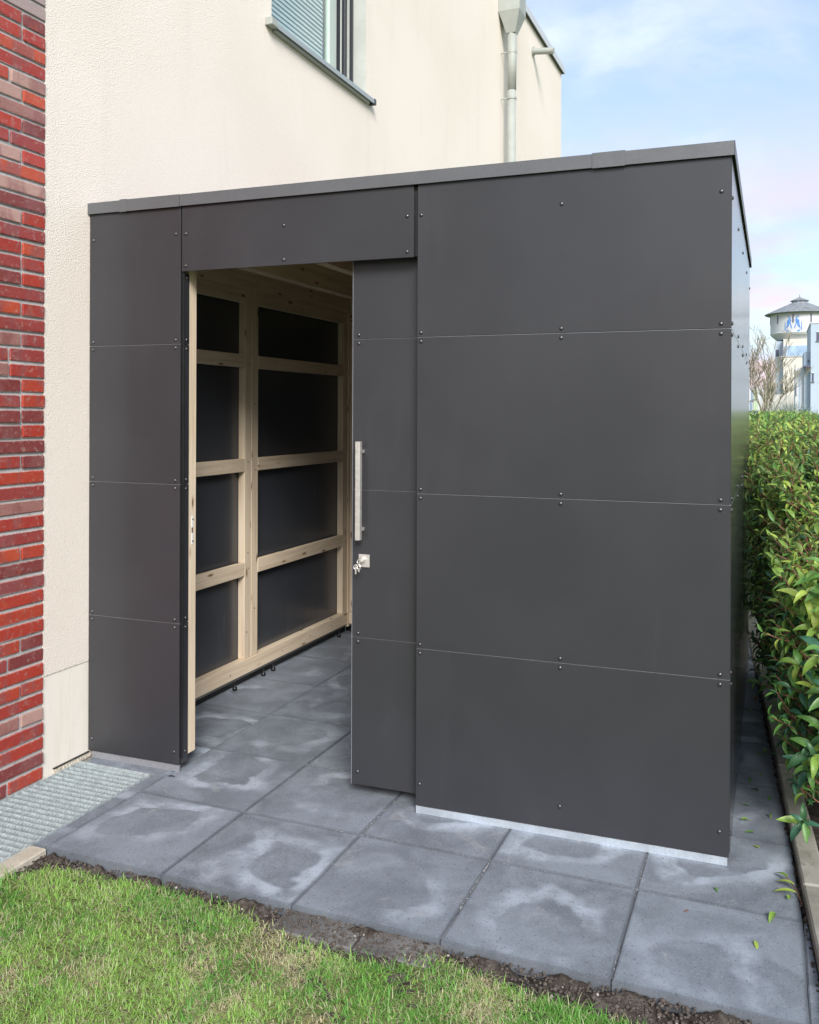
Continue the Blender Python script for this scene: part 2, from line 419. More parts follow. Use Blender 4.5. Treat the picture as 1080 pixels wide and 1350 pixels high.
# ------------------------------------------------------------------ building helpers
def worldpos(o):
    p = Vector((0, 0, 0))
    while o is not None:
        p = p + o.location; o = o.parent
    return p
def link(name, me, parent=None, loc=(0, 0, 0), rz=0.0, local=False):
    """loc is a world position unless local; parents are never scaled, and local is used under rotated ones"""
    o = bpy.data.objects.new(name, me); COL.objects.link(o)
    if parent is not None: o.parent = parent
    l = Vector(loc)
    if parent is not None and not local: l = l - worldpos(parent)
    o.location = l; o.rotation_euler = (0, 0, rz)
    return o
def empty(name, loc):
    o = bpy.data.objects.new(name, None); COL.objects.link(o); o.location = loc; o.empty_display_size = 0.2
    return o
def tag(o, label=None, cat=None, group=None, kind=None):
    for k, v in (('label', label), ('category', cat), ('group', group), ('kind', kind)):
        if v: o[k] = v
    return o
def mesh(name, verts, faces, mats, mi=None, smooth=False):
    me = bpy.data.meshes.new(name)
    me.from_pydata([tuple(v) for v in verts], [], faces)
    for m in (mats if isinstance(mats, (list, tuple)) else [mats]): me.materials.append(m)
    if mi is not None: me.polygons.foreach_set('material_index', mi)
    if smooth: me.polygons.foreach_set('use_smooth', [True] * len(me.polygons))
    me.update(); return me
def fast_mesh(name, V, F, mats, mi, smooth=True):
    me = bpy.data.meshes.new(name)
    V = np.ascontiguousarray(V, dtype=np.float32); F = np.ascontiguousarray(F, dtype=np.int32)
    me.vertices.add(len(V)); me.vertices.foreach_set('co', V.ravel())
    k = F.shape[1]
    me.loops.add(F.size); me.loops.foreach_set('vertex_index', F.ravel())
    me.polygons.add(len(F)); me.polygons.foreach_set('loop_start', np.arange(0, F.size, k, dtype=np.int32))
    for m in mats: me.materials.append(m)
    me.polygons.foreach_set('material_index', mi.astype(np.int32))
    if smooth: me.polygons.foreach_set('use_smooth', np.ones(len(F), dtype=bool))
    me.update(calc_edges=True); me.validate(); return me
class B:
    """collects shapes into one mesh"""
    def __init__(s): s.v = []; s.f = []
    def add(s, v, f):
        k = len(s.v); s.v += [tuple(p) for p in v]; s.f += [tuple(i + k for i in q) for q in f]; return s
    def box(s, a, b, c=0.0):
        a = Vector(a); b = Vector(b)
        a, b = Vector([min(a[i], b[i]) for i in range(3)]), Vector([max(a[i], b[i]) for i in range(3)])
        if c <= 0:
            v = [(x, y, z) for x in (a.x, b.x) for y in (a.y, b.y) for z in (a.z, b.z)]
            return s.add(v, [(0, 1, 3, 2), (4, 6, 7, 5), (0, 4, 5, 1), (2, 3, 7, 6), (0, 2, 6, 4), (1, 5, 7, 3)])
        c = min(c, 0.45 * min(b[i] - a[i] for i in range(3)))
        bm = bmesh.new(); bmesh.ops.create_cube(bm, size=1)
        for q in bm.verts: q.co = Vector([(a[i] + b[i]) / 2 + q.co[i] * (b[i] - a[i]) for i in range(3)])
        bmesh.ops.bevel(bm, geom=list(bm.edges), offset=c, segments=1, affect='EDGES', profile=0.5)
        bm.verts.index_update()
        s.add([q.co.copy() for q in bm.verts], [tuple(w.index for w in f.verts) for f in bm.faces]); bm.free(); return s
    def prism(s, poly, z0, z1):
        n = len(poly)
        v = [(x, y, z0) for x, y in poly] + [(x, y, z1) for x, y in poly]
        return s.add(v, [tuple(range(n - 1, -1, -1)), tuple(range(n, 2 * n))] + [(i, (i + 1) % n, n + (i + 1) % n, n + i) for i in range(n)])
    def tube(s, pts, rad, seg=12, caps=True):
        pts = [Vector(p) for p in pts]
        if not isinstance(rad, (list, tuple)): rad = [rad] * len(pts)
        rings = []
        for i, p in enumerate(pts):
            d = (pts[min(i + 1, len(pts) - 1)] - pts[max(i - 1, 0)]).normalized()
            u = d.cross(Vector((0, 0, 1)))
            if u.length < 1e-3: u = d.cross(Vector((1, 0, 0)))
            u.normalize(); w = d.cross(u)
            rings.append([p + (u * math.cos(2 * math.pi * k / seg) + w * math.sin(2 * math.pi * k / seg)) * rad[i] for k in range(seg)])
        v = [q for r_ in rings for q in r_]; f = []
        for i in range(len(pts) - 1):
            for k in range(seg):
                f.append((i * seg + k, i * seg + (k + 1) % seg, (i + 1) * seg + (k + 1) % seg, (i + 1) * seg + k))
        if caps: f += [tuple(range(seg - 1, -1, -1)), tuple((len(pts) - 1) * seg + k for k in range(seg))]
        return s.add(v, f)
    def lathe(s, prof, seg=32, c=(0, 0, 0)):
        v = []; f = []
        for r_, z in prof:
            v += [(c[0] + r_ * math.cos(2 * math.pi * k / seg), c[1] + r_ * math.sin(2 * math.pi * k / seg), c[2] + z) for k in range(seg)]
        for i in range(len(prof) - 1):
            for k in range(seg):
                f.append((i * seg + k, i * seg + (k + 1) % seg, (i + 1) * seg + (k + 1) % seg, (i + 1) * seg + k))
        f += [tuple(range(seg - 1, -1, -1)), tuple((len(prof) - 1) * seg + k for k in range(seg))]
        return s.add(v, f)
    def me(s, name, m, smooth=False):
        return mesh(name, s.v, s.f, m, smooth=smooth)
def boxpart(name, a, b, m, parent, ch=0.0015):
    """a box in world coordinates as one part whose origin is its centre"""
    a = Vector(a); b = Vector(b); c = (a + b) / 2
    return link(name, B().box(a - c, b - c, ch).me(name, m), parent, c)

# ------------------------------------------------------------------ ground
def sheet(name, x0, x1, y0, y1, z, m):
    return tag(link(name, mesh(name, [(x0, y0, 0), (x1, y0, 0), (x1, y1, 0), (x0, y1, 0)], [(0, 1, 2, 3)], m), None, (0, 0, z)), kind='structure')
# one wide sheet with a hole where the light shaft goes down
g = B()
hx0, hx1, hy0, hy1 = -0.62, -0.05, -1.30, 0.66
for (a, b, c, d) in ((-600, hx0, -600, 900), (hx1, 600, -600, 900), (hx0, hx1, -600, hy0), (hx0, hx1, hy1, 900)):
    g.add([(a, c, 0), (b, c, 0), (b, d, 0), (a, d, 0)], [(0, 1, 2, 3)])
tag(link('ground', g.me('ground', GROUND), None, (0, 0, -0.075)), 'grassy level ground reaching away behind the shed', kind='structure')

# pavers -------------------------------------------------------------------
K0 = (2.551, 0.0); KD = (-0.0718, 1.0)         # left edge of the kerb: x = 2.551 - 0.0718 * y
def kx(y): return K0[0] + KD[0] * y
bed = B().prism([(-0.07, 0.02), (2.53, 0.02), (kx(4.2), 4.2), (-0.44, 4.2), (-0.44, 0.665), (-0.07, 0.665)], -0.06, -0.007)
paving = tag(link('paving', bed.me('paving', SAND)), 'dark grey slab paving under and around the shed', kind='structure')
def paver(poly, z=0.0, tilt=(0, 0)):
    cx = sum(p[0] for p in poly) / len(poly); cy = sum(p[1] for p in poly) / len(poly)
    bm = bmesh.new()
    vs_ = [bm.verts.new((p[0] - cx, p[1] - cy, 0)) for p in poly]
    f = bm.faces.new(vs_)
    r_ = bmesh.ops.extrude_face_region(bm, geom=[f])
    for q in r_['geom']:
        if isinstance(q, bmesh.types.BMVert): q.co.z -= 0.045
    bmesh.ops.recalc_face_normals(bm, faces=bm.faces)
    top = [e for e in bm.edges if all(abs(v.co.z) < 1e-6 for v in e.verts)]
    bmesh.ops.bevel(bm, geom=top, offset=0.003, segments=2, affect='EDGES')
    me = bpy.data.meshes.new('paver'); bm.to_mesh(me); bm.free(); me.materials.append(PAVER)
    o = link('paver', me, paving, (cx, cy, z)); o.rotation_euler = (tilt[0], tilt[1], 0)
    return o
J = 0.0017
for j in range(0, 8):
    for i in range(-1, 6):
        x0, x1, y0, y1 = i * 0.5, (i + 1) * 0.5, j * 0.5, (j + 1) * 0.5
        jx = random.uniform(-.0012, .0012)
        x0 += J + jx; x1 += -J + jx; y0 += J; y1 -= J
        if i == -1:
            x0 = -0.435
            if j < 1: continue
            if j == 1: y0 = 0.668
        if i == 5:
            if y0 > 0.5: continue
            poly = [(2.503, y0), (kx(y0) - .004, y0), (kx(y1) - .004, y1), (2.503, y1)]
        elif i == 4:
            a, b = min(x1, kx(y0) - .006), min(x1, kx(y1) - .006)
            poly = [(x0, y0), (a, y0), (b, y1), (x0, y1)]
        else: poly = [(x0, y0), (x1, y0), (x1, y1), (x0, y1)]
        paver(poly, random.uniform(-.0006, .0006), (random.uniform(-.0006, .0006), random.uniform(-.0006, .0006)))
for (a, b, c, d) in ((-0.058, -0.0022, 0.003, 0.498), (-0.058, 0.0005, 0.502, 0.66)):   # cut strips beside the grating
    paver([(a, c), (b, c), (b, d), (a, d)])
# pale sand grains in some joints
jb = B()
def grain(x, y, z, r_):
    a = random.uniform(0, 3)
    v = [(x + r_ * math.cos(a + k * 2.09), y + r_ * math.sin(a + k * 2.09), z) for k in range(3)] + [(x, y, z + r_ * .8)]
    jb.add(v, [(0, 1, 3), (1, 2, 3), (2, 0, 3)])
for (ax, c0, s0, s1, dn) in (('x', 0.5, .9, 2.4, 90), ('x', 1.5, .55, 1.4, 110), ('y', 0.5, .5, 3.2, 110), ('y', 1.0, .5, 1.1, 60), ('y', 1.5, .15, .55, 70), ('x', 1.0, .5, 1.4, 60), ('y', 2.0, .05, .75, 40)):
    for k in range(dn):
        t = random.uniform(s0, s1)
        if math.sin(t * 11 + c0 * 7) < -0.2: continue
        r_ = random.uniform(.0008, .0018)
        p = (t, c0 + random.gauss(0, .0018)) if ax == 'x' else (c0 + random.gauss(0, .0018), t)
        grain(p[0], p[1], -0.0015, r_)
tag(link('joint_sand', jb.me('joint_sand', simple('white_grain', (0.62, 0.62, 0.60), .9))), 'pale sand grains lying in the paving joints', kind='stuff')

# kerb ---------------------------------------------------------------------
kang = math.atan2(-KD[0], 1.0)
kerb = empty('kerb', (K0[0], 0, 0)); tag(kerb, 'row of grey concrete edging stones between paving and hedge', kind='structure')
t = -1.35
for k in range(8):
    L = 1.0
    lo, hi = t, t + L - 0.004
    b_ = B().box((0.0, -L / 2 + .002, -.2), (0.075, L / 2 - .002, 0.045), 0.006)
    yc = (lo + hi) / 2
    link('kerb_stone', b_.me('kerb_stone', KERB), kerb, (kx(yc), yc, random.uniform(-.002, .002)), kang)
    t += L

# lawn, soil ----------------------------------------------------------------
EDGE = [(-3.0, -0.28), (-0.3, -0.26), (0.02, -0.20), (0.10, -0.10), (0.22, -0.075), (0.36, -0.075), (0.51, -0.055), (0.66, -0.075), (0.80, -0.062),
        (0.95, -0.10), (1.13, -0.150), (1.27, -0.17), (1.38, -0.155), (1.46, -0.10), (1.52, -0.062), (1.66, -0.095),
        (1.81, -0.128), (2.01, -0.135), (2.2, -0.16), (2.4, -0.17), (3.2, -0.2), (6.0, -0.2)]
EX = np.array([e[0] for e in EDGE]); EY = np.array([e[1] for e in EDGE])
def edge_y(x): return np.interp(x, EX, EY)
nx, ny = 150, 26
V = []; F = []
for i in range(nx + 1):
    x = -0.02 + (2.62) * i / nx
    for j in range(ny + 1):
        y = -0.42 + 0.425 * j / ny
        h = -0.021 + 0.006 * math.sin(x * 17 + y * 23) + random.uniform(-.008, .008)
        h += 0.012 * math.exp(-((y + 0.02) / 0.02) ** 2) * math.sin(x * 31)
        if y > -0.004: h -= 0.03
        V.append((x, y, h))
for i in range(nx):
    for j in range(ny):
        a = i * (ny + 1) + j
        F.append((a, a + ny + 1, a + ny + 2, a + 1))
tag(link('soil', mesh('soil', V, F, SOIL, smooth=True)), 'strip of dark loose soil between paving edge and lawn', kind='stuff')
def clods(n, xr, r0, r1, m, name, label, yr=(-0.19, -0.004), flat=.8):
    b_ = B()
    for k in range(n):
        x = random.uniform(*xr); y = random.uniform(*yr)
        r_ = random.uniform(r0, r1) * random.uniform(.5, 1)
        zb = 0.006 if (.99 < x < 1.515 and y > -.115) else 0
        vv = []
        base = [(0, 0, 1), (0.9, 0, .4), (0.28, .86, .4), (-.73, .53, .4), (-.73, -.53, .4), (.28, -.86, .4), (.73, .53, -.4), (-.28, .86, -.4), (-.9, 0, -.4), (-.28, -.86, -.4), (.73, -.53, -.4), (0, 0, -1)]
        a = random.uniform(0, 6.28)
        for p in base:
            q = r_ * random.uniform(.7, 1.25)
            vv.append((x + q * (p[0] * math.cos(a) - p[1] * math.sin(a)), y + q * (p[0] * math.sin(a) + p[1] * math.cos(a)), zb - 0.017 + r_ * .35 + q * p[2] * flat))
        ff = [(0, 1, 2), (0, 2, 3), (0, 3, 4), (0, 4, 5), (0, 5, 1), (1, 6, 2), (2, 7, 3), (3, 8, 4), (4, 9, 5), (5, 10, 1), (2, 6, 7), (3, 7, 8), (4, 8, 9), (5, 9, 10), (1, 10, 6), (11, 7, 6), (11, 8, 7), (11, 9, 8), (11, 10, 9), (11, 6, 10)]
        b_.add(vv, ff)
    tag(link(name, b_.me(name, m, True)), label, kind='stuff')
clods(3600, (0.0, 2.6), .0025, .008, CLOD, 'soil_crumbs', 'dark crumbs of loose soil along the paving edge')
clods(330, (1.5, 2.6), .003, .009, CLOD, 'soil_clods', 'larger brown soil clods at the right of the paving edge', (-.13, -.006))
clods(80, (0.05, 2.6), .002, .007, STONE, 'pale_clods', 'small pale stones and clay clods scattered in the soil', (-.16, -.01))
# muddy lower slabs showing below the paving edge
for (x0, x1) in ((0.99, 1.262), (1.268, 1.515)):
    o = boxpart('lower_slab', (x0, -0.115, -0.07), (x1, 0.0, -0.0105), MUD, None, .004)
    tag(o, 'muddy grey slab below the paving edge, ' + ('left one of the two' if x0 < 1.1 else 'right one of the two'), 'slab', 'muddy slabs below the paving edge')

lawn = [(-0.02, -6)] ; V = []; F = []
xs = np.linspace(-3.0, 6.0, 220)
for x in xs:
    V.append((x, -6.0, -0.016)); V.append((x, edge_y(x) - .35, -0.013)); V.append((x, edge_y(x) + 0.004 * math.sin(x * 60), -0.016))
for i in range(len(xs) - 1):
    a = i * 3
    F += [(a, a + 3, a + 4, a + 1), (a + 1, a + 4, a + 5, a + 2)]
# keep the lawn sheet out of the shaft
V2 = [(max(v[0], 0.012), v[1], v[2]) for v in V]
tag(link('lawn', mesh('lawn', V2, F, THATCH)), 'lawn ground with matted thatch in front of the paving', kind='structure')

def ribbon_blades(P, yaw, lean, L, W, mi, seg=3, curl=1.0):
    """bent tapered blades; P (n,3)"""
    n = len(P)
    dirx = np.cos(yaw); diry = np.sin(yaw)
    sx = -diry; sy = dirx
    V = np.zeros((n, 2 * (seg + 1), 3))
    ang = lean.copy(); pos = P.copy()
    for k in range(seg + 1):
        w = W * (1 - (k / seg) ** 1.6) * 0.5 + 0.0002
        V[:, 2 * k, 0] = pos[:, 0] - sx * w; V[:, 2 * k, 1] = pos[:, 1] - sy * w; V[:, 2 * k, 2] = pos[:, 2]
        V[:, 2 * k + 1, 0] = pos[:, 0] + sx * w; V[:, 2 * k + 1, 1] = pos[:, 1] + sy * w; V[:, 2 * k + 1, 2] = pos[:, 2]
        st = L / seg
        pos = pos + np.stack([dirx * np.sin(ang) * st, diry * np.sin(ang) * st, np.cos(ang) * st], 1)
        pos[:, 2] = np.maximum(pos[:, 2], -0.009)
        ang = np.minimum(ang + curl * rng.uniform(.2, .6, n), 1.75)
    base = (np.arange(n) * 2 * (seg + 1))[:, None]
    F = np.concatenate([base + np.array([[2 * k, 2 * k + 1, 2 * k + 3, 2 * k + 2]]) for k in range(seg)], 1).reshape(-1, 4)
    return V.reshape(-1, 3), F, np.repeat(mi, seg)
def vnoise(x, y, s, seed):
    r = np.random.default_rng(seed); G = r.random((64, 64))
    u = (x * s) % 64; v = (y * s) % 64
    i = u.astype(int); j = v.astype(int); fu = u - i; fv = v - j
    fu = fu * fu * (3 - 2 * fu); fv = fv * fv * (3 - 2 * fv)
    i1 = (i + 1) % 64; j1 = (j + 1) % 64; i %= 64; j %= 64
    return (G[i, j] * (1 - fu) + G[i1, j] * fu) * (1 - fv) + (G[i, j1] * (1 - fu) + G[i1, j1] * fu) * fv
def grass(name, label, n, x0, x1, y0, lmul=1.0):
    X = rng.uniform(x0, x1, n); Y = rng.uniform(y0, 0.0, n)
    ok = Y < edge_y(X) + rng.normal(0, .014, n)
    ok &= ~((X < 0.015) & (Y > -1.35))
    X, Y = X[ok], Y[ok]
    dens = vnoise(X + 9, Y + 9, 9, 1)
    near = edge_y(X) - Y
    worn = vnoise(X + 3, Y + 5, 5.5, 5) * .6 + vnoise(X, Y, 16, 6) * .4
    bald = (vnoise(X + 20, Y + 20, 3.4, 9) > .70) & (X > 1.0)
    keep = (rng.random(len(X)) < np.clip(.4 + dens * .8 + (near < .03) * .1, 0, 1)) & ~(bald & (rng.random(len(X)) < .55))
    X, Y, worn, near, dens = X[keep], Y[keep], worn[keep], near[keep], dens[keep]
    n = len(X)
    gr = vnoise(X + 2, Y + 7, 7, 3)
    # straw in worn patches and towards the paving, brighter green towards the left
    r_ = rng.random(n)
    ps = np.clip(0.10 + (worn - .53) * 2.4, .04, .65)
    mi = np.where(r_ < ps, 3, np.where(r_ < ps + .17, 4, np.where(r_ < ps + .30, 2, np.where(gr + rng.normal(0, .15, n) > .52, 1, 0))))
    # coarse tufts
    tuft = vnoise(X + 31, Y + 17, 4.5, 12) > .72
    L = rng.uniform(.014, .038, n) * lmul * np.where(tuft, 1.35, 1.0) * np.where(mi == 3, .85, 1)
    W = rng.uniform(.0014, .0028, n)
    mi = np.where(tuft & (rng.random(n) < .6), 0, mi)
    sw = vnoise(X, Y, 6, 21) * 9
    yaw = sw + rng.normal(0, 1.9, n)
    lean = np.abs(rng.normal(.85, .5, n)) + np.where(mi == 3, .5, 0)
    P = np.stack([X, Y, np.full(n, -.018)], 1)
    V, F, MI = ribbon_blades(P, yaw, lean, L, W, mi)
    tag(link(name, fast_mesh(name, V, F, GRASS, MI)), label, kind='stuff')
grass('grass', 'short matted lawn grass, green with straw patches', 135000, 0.0, 2.7, -1.15)
grass('rough_grass', 'lawn grass further out in front of the paving', 60000, -0.02, 4.5, -3.4, 1.1)
# a few blades leaning over the concrete rim
X = rng.uniform(-.03, .03, 260); Y = rng.uniform(-.9, -.16, 260)
V, F, MI = ribbon_blades(np.stack([X + .02, Y, np.full(260, -.012)], 1), rng.normal(2.9, .7, 260), rng.uniform(.3, .9, 260), rng.uniform(.03, .06, 260), rng.uniform(.0015, .003, 260), rng.integers(0, 3, 260))
tag(link('edge_grass', fast_mesh('edge_grass', V, F, GRASS, MI)), 'grass blades leaning over the pale concrete rim', kind='stuff')

# ------------------------------------------------------------------ house
WX = -0.455
house = empty('house', (WX, 0, 0))
tag(house, 'cream rendered house with red brick strip and grey downpipe', 'house')
wall = B(); rev = B()
T = 0.36
def wbox(y0, y1, z0, z1, x0=WX - T, x1=WX): wall.add(*_bx((x0, y0, z0), (x1, y1, z1)))
def _bx(a, b):
    q = B().box(a, b); return q.v, q.f
WY0, WY1, WZ0, WZ1 = 2.236, 3.575, 3.93, 5.34
# outer skin as quads around the window hole, plus reveals and the other sides
def quad(b_, *p): b_.add(p, [tuple(range(len(p)))])
HY0, HY1, HZ = 0.442, 10.115, 6.50
for (y0, y1, z0, z1) in ((HY0, WY0, 0.434, HZ), (WY1, HY1, 0.434, HZ), (WY0, WY1, 0.434, WZ0), (WY0, WY1, WZ1, HZ)):
    quad(wall, (WX, y0, z0), (WX, y1, z0), (WX, y1, z1), (WX, y0, z1))
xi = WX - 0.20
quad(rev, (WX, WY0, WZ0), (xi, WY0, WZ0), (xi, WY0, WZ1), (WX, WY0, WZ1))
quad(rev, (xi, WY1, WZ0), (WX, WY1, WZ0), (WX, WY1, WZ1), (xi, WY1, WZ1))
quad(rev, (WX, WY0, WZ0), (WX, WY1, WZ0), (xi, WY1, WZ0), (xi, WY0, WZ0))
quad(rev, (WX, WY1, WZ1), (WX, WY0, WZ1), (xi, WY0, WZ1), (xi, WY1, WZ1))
# building end, back, top
quad(wall, (WX, HY1, -.1), (-9, HY1, -.1), (-9, HY1, HZ), (WX, HY1, HZ))
quad(wall, (WX, -7, HZ), (WX, HY1, HZ), (-9, HY1, HZ), (-9, -7, HZ))
quad(wall, (-9, HY1, -.1), (-9, -7, -.1), (-9, -7, HZ), (-9, HY1, HZ))
quad(wall, (-9, -7, -.1), (WX - .012, -7, -.1), (WX - .012, -7, HZ), (-9, -7, HZ))
quad(wall, (WX, HY0, .434), (WX, HY0, HZ), (WX - .02, HY0, HZ), (WX - .02, HY0, .434))
quad(wall, (WX - .006, .30, .434), (WX, HY0, .434), (WX, HY1, .434), (WX - .006, HY1, .434))
link('wall', wall.me('wall', STUCCO), house, (0, 0, 0))
link('window_reveal', rev.me('window_reveal', mat_concrete('shaded_reveal_render', (0.44, 0.46, 0.43), (0.50, 0.52, 0.49), (0.42, 0.44, 0.41))), house, (0, 0, 0))  # grey-green render colour, darkened to stand in for shade on the jamb
link('plinth', B().box((WX - .1, HY0, -.5), (WX - .004, 0.603, .4325)).me('plinth', PLINTH), house)
link('plinth', B().box((WX - .1, 0.6045, -.5), (WX - .004, 10.1, .4325)).me('plinth', PLINTH), house)
# rough torn edge of sealing tape at the plinth foot
tp = B()
for k in range(26):
    y = .50 + k * .0085
    h = random.uniform(.008, .02)
    tp.box((WX - .003, y, .001), (WX + .006 + random.uniform(0, .006), y + .007, h), .001)
link('plaster_crust', tp.me('plaster_crust', BEIGE), house)
tag(house.children[-1], kind='stuff')
boxpart('seal_strip', (WX - .003, .50, .022), (WX + .004, .71, .027), BLACKP, house, .0005)
# parapet cap
cap = B().box((WX - .5, -7, HZ + .001), (WX + .045, HY1 + .03, HZ + .055), .004)
cap.box((WX + .036, -7, HZ - .045), (WX + .045, HY1 + .03, HZ + .002))
cap.box((WX - .5, HY1 + .021, HZ - .045), (WX + .045, HY1 + .03, HZ + .002))
link('parapet_cap', cap.me('parapet_cap', CAPW), house)
link('cap_seal', B().box((WX + .001, -7, HZ - .035), (WX + .034, HY1 + .01, HZ - .002)).me('cap_seal', FRAME), house)

# bricks --------------------------------------------------------------------
BZ1 = 6.49
bw = link('brick_wall', B().box((WX - .06, -7, -.5), (WX - .003, HY0 - .004, BZ1)).me('brick_wall', MORTAR), house)
brick_meshes = {}
def brick_mesh(L, var):
    key = (round(L, 4), var)
    if key in brick_meshes: return brick_meshes[key]
    b_ = B().box((-.02, -L / 2, -.0252), (.0045, L / 2, .0252), .0030)
    vv = []
    for p in b_.v:
        if p[0] > 0: p = (p[0] + random.uniform(-.0015, .0015), p[1] + random.uniform(-.0022, .0022), p[2] + random.uniform(-.0022, .0022))
        vv.append(p)
    brick_meshes[key] = mesh('brick', vv, b_.f, BRICK); return brick_meshes[key]
H = 0.0625
courses = int(BZ1 / H) + 2
stuffb = B(); count = 0
rest_v = []
rb = random.Random(5)
for c in range(-3, courses):
    z = c * H + 0.033
    if z > BZ1 - .03: break
    y = HY0 - .002
    first = rb.choice([.115, .115, .115, .24, .24, .178] if c % 2 else [.24, .178, .115, .24, .24])
    while y > -2.2:
        L = first if first else rb.choice([.24, .24, .115])
        first = None
        y0 = y - L
        if z > -.03 and z < 3.55 and y > -0.62 and count < 290:
            o = link('brick', brick_mesh(L, rb.randrange(4)), bw, (WX + rb.uniform(-.0015, .0025), (y + y0) / 2, z + rb.uniform(-.0012, .0012)))
            o.rotation_euler = (0, 0, rb.uniform(-.006, .006)); count += 1
        elif z < 6.45 and (y > -2.2):
            stuffb.box((WX - .02, y0, z - .0252), (WX + .004, y, z + .0252), .0025)
        y = y0 - .0125
o = link('more_bricks', stuffb.me('more_bricks', BRICK), bw); tag(o, kind='stuff')

# window ----------------------------------------------------------------------
win = empty('window', (WX, (WY0 + WY1) / 2, WZ0)); win.parent = house; win.location = Vector((0, (WY0 + WY1) / 2, WZ0))
fr = B()
for (x0, x1, d) in ((-.600, -.575, .070), (-.640, -.602, .120), (-.655, -.642, .16)):
    for (a, b) in (((x0, WY1 - d, WZ0 + .02), (x1, WY1 - .001, WZ1)), ((x0, WY0 + .001, WZ0 + .02), (x1, WY0 + d * .6, WZ1))):
        fr.box(a, b, .002)
fr.box((-.640, WY0 + .08, WZ1 - .09), (-.602, WY1 - .13, WZ1 - .001), .002)
link('frame', fr.me('frame', FRAME), win)
# vertical guide ribs of the outside blind
for k in range(4):
    boxpart('guide_rib', (-.574 - .0 , WY1 - .030 - k * .055, WZ0 + .02), (-.552 - .004 * k, WY1 - .016 - k * .055, WZ1), (FRAME if k % 2 == 0 else PIPE), win, .002)
sash = B()
sash.box((-.660, 3.30, WZ0 + .05), (-.618, 3.41, WZ1 - .05), .002)
sash.box((-.660, WY0 + .05, WZ0 + .02), (-.618, 3.295, WZ0 + .075), .002)
link('sash', sash.me('sash', FRAME_L), win)
link('pane', B().box((-.642, WY0 + .05, WZ0 + .06), (-.634, 3.305, WZ1 - .05)).me('pane', GLASS), win)
sm = B()
npt = 6
prof = [(-.020 + .040 * k / (npt - 1), .006 * math.sin(math.pi * k / (npt - 1)) - .010 * (k / (npt - 1) - .5)) for k in range(npt)]
Ls = 3.30 - WY0 - .08
sv = []; sf = []
for k, (px, pz) in enumerate(prof):
    sv += [(px, -Ls / 2, pz), (px, Ls / 2, pz), (px, -Ls / 2, pz - .0012), (px, Ls / 2, pz - .0012)]
for k in range(npt - 1):
    a = 4 * k
    sf += [(a, a + 1, a + 5, a + 4), (a + 2, a + 6, a + 7, a + 3)]
slat_me = mesh('slat', sv, sf, BLIND)
z = WZ0 + .09
while z < WZ1 - .06:
    o = link('slat', slat_me, win, (-.672, (WY0 + 3.30) / 2 + .02, z)); o.rotation_euler = (0, R(48), 0)
    z += .033
link('room_back', B().box((-1.6, WY0 - .2, WZ0 - .1), (-1.55, WY1 + .2, WZ1 + .1)).me('room_back', DARKROOM), win)
# sill of the window: folded sheet with end caps
sl = B()
sl.add([(WX - .155, WY0 - .0, WZ0 + .022), (WX + .045, WY0 - .0, WZ0 - .006), (WX + .045, WY1 + .055, WZ0 - .006), (WX - .155, WY1 + .0, WZ0 + .022),
        (WX + .045, WY0, WZ0 - .038), (WX + .045, WY1 + .055, WZ0 - .038), (WX + .037, WY0, WZ0 - .038), (WX + .037, WY1 + .055, WZ0 - .038),
        (WX + .037, WY0, WZ0 - .009), (WX + .037, WY1 + .055, WZ0 - .009), (WX - .0, WY0, WZ0 - .003), (WX, WY1 + .055, WZ0 - .003)],
       [(0, 1, 2, 3), (1, 4, 5, 2), (4, 6, 7, 5), (6, 8, 9, 7), (8, 10, 11, 9)])
link('sill', sl.me('sill', SILL), win)
link('sill_underside', B().box((WX + .001, WY0 + .01, WZ0 - .052), (WX + .030, WY1 + .01, WZ0 - .012)).me('sill_underside', PIPE), win)
boxpart('sill_end_cap', (WX + .001, WY0 - .075, WZ0 - .040), (WX + .050, WY0 - .001, WZ0 + .006), PIPE, win, .003)
boxpart('sill_end_cap', (WX + .001, WY1 + .056, WZ0 - .045), (WX + .050, WY1 + .085, WZ0 + .000), FRAME, win, .003)

# downpipe, hopper, spout -------------------------------------------------------
PX, PY = -0.33, 7.105
dp = B().tube([(PX, PY, -.02), (PX, PY, 5.22)], .046, 24)
dp.tube([(PX, PY, 5.17), (PX, PY, 5.84)], .0495, 24)
link('downpipe', dp.me('downpipe', PIPE, True), house)
for z in (5.595, 5.08, 3.4, 1.4):
    b_ = B().tube([(PX, PY, z - .013), (PX, PY, z + .013)], .053, 24).box((WX, PY - .02, z - .006), (PX - .04, PY - .008, z + .006), .001)
    link('pipe_bracket', b_.me('pipe_bracket', PIPE), house)
hp = B()
def ring(z, hx, hy, cx=PX, cy=PY): return [(cx - hx, cy - hy, z), (cx + hx, cy - hy, z), (cx + hx, cy + hy, z), (cx - hx, cy + hy, z)]
rs = [ring(5.80, .05, .05), ring(6.02, .122, .13), ring(6.46, .122, .13), ring(6.47, .135, .143), ring(6.50, .135, .143)]
hv = [p for r_ in rs for p in r_]; hf = [(3, 2, 1, 0)]
for i in range(len(rs) - 1):
    for k in range(4): hf.append((4 * i + k, 4 * i + (k + 1) % 4, 4 * i + 4 + (k + 1) % 4, 4 * i + 4 + k))
hf.append(tuple(len(hv) - 4 + k for k in range(4)))
hp.add(hv, hf)
link('rain_hopper', hp.me('rain_hopper', PIPE), house)
sp = B().tube([(WX, 8.48, 6.150), (WX + .02, 8.48, 6.150)], .060, 24).tube([(WX + .0, 8.48, 6.150), (WX + .275, 8.48, 6.12)], .040, 24)
link('overflow_spout', sp.me('overflow_spout', PIPE, False), house)

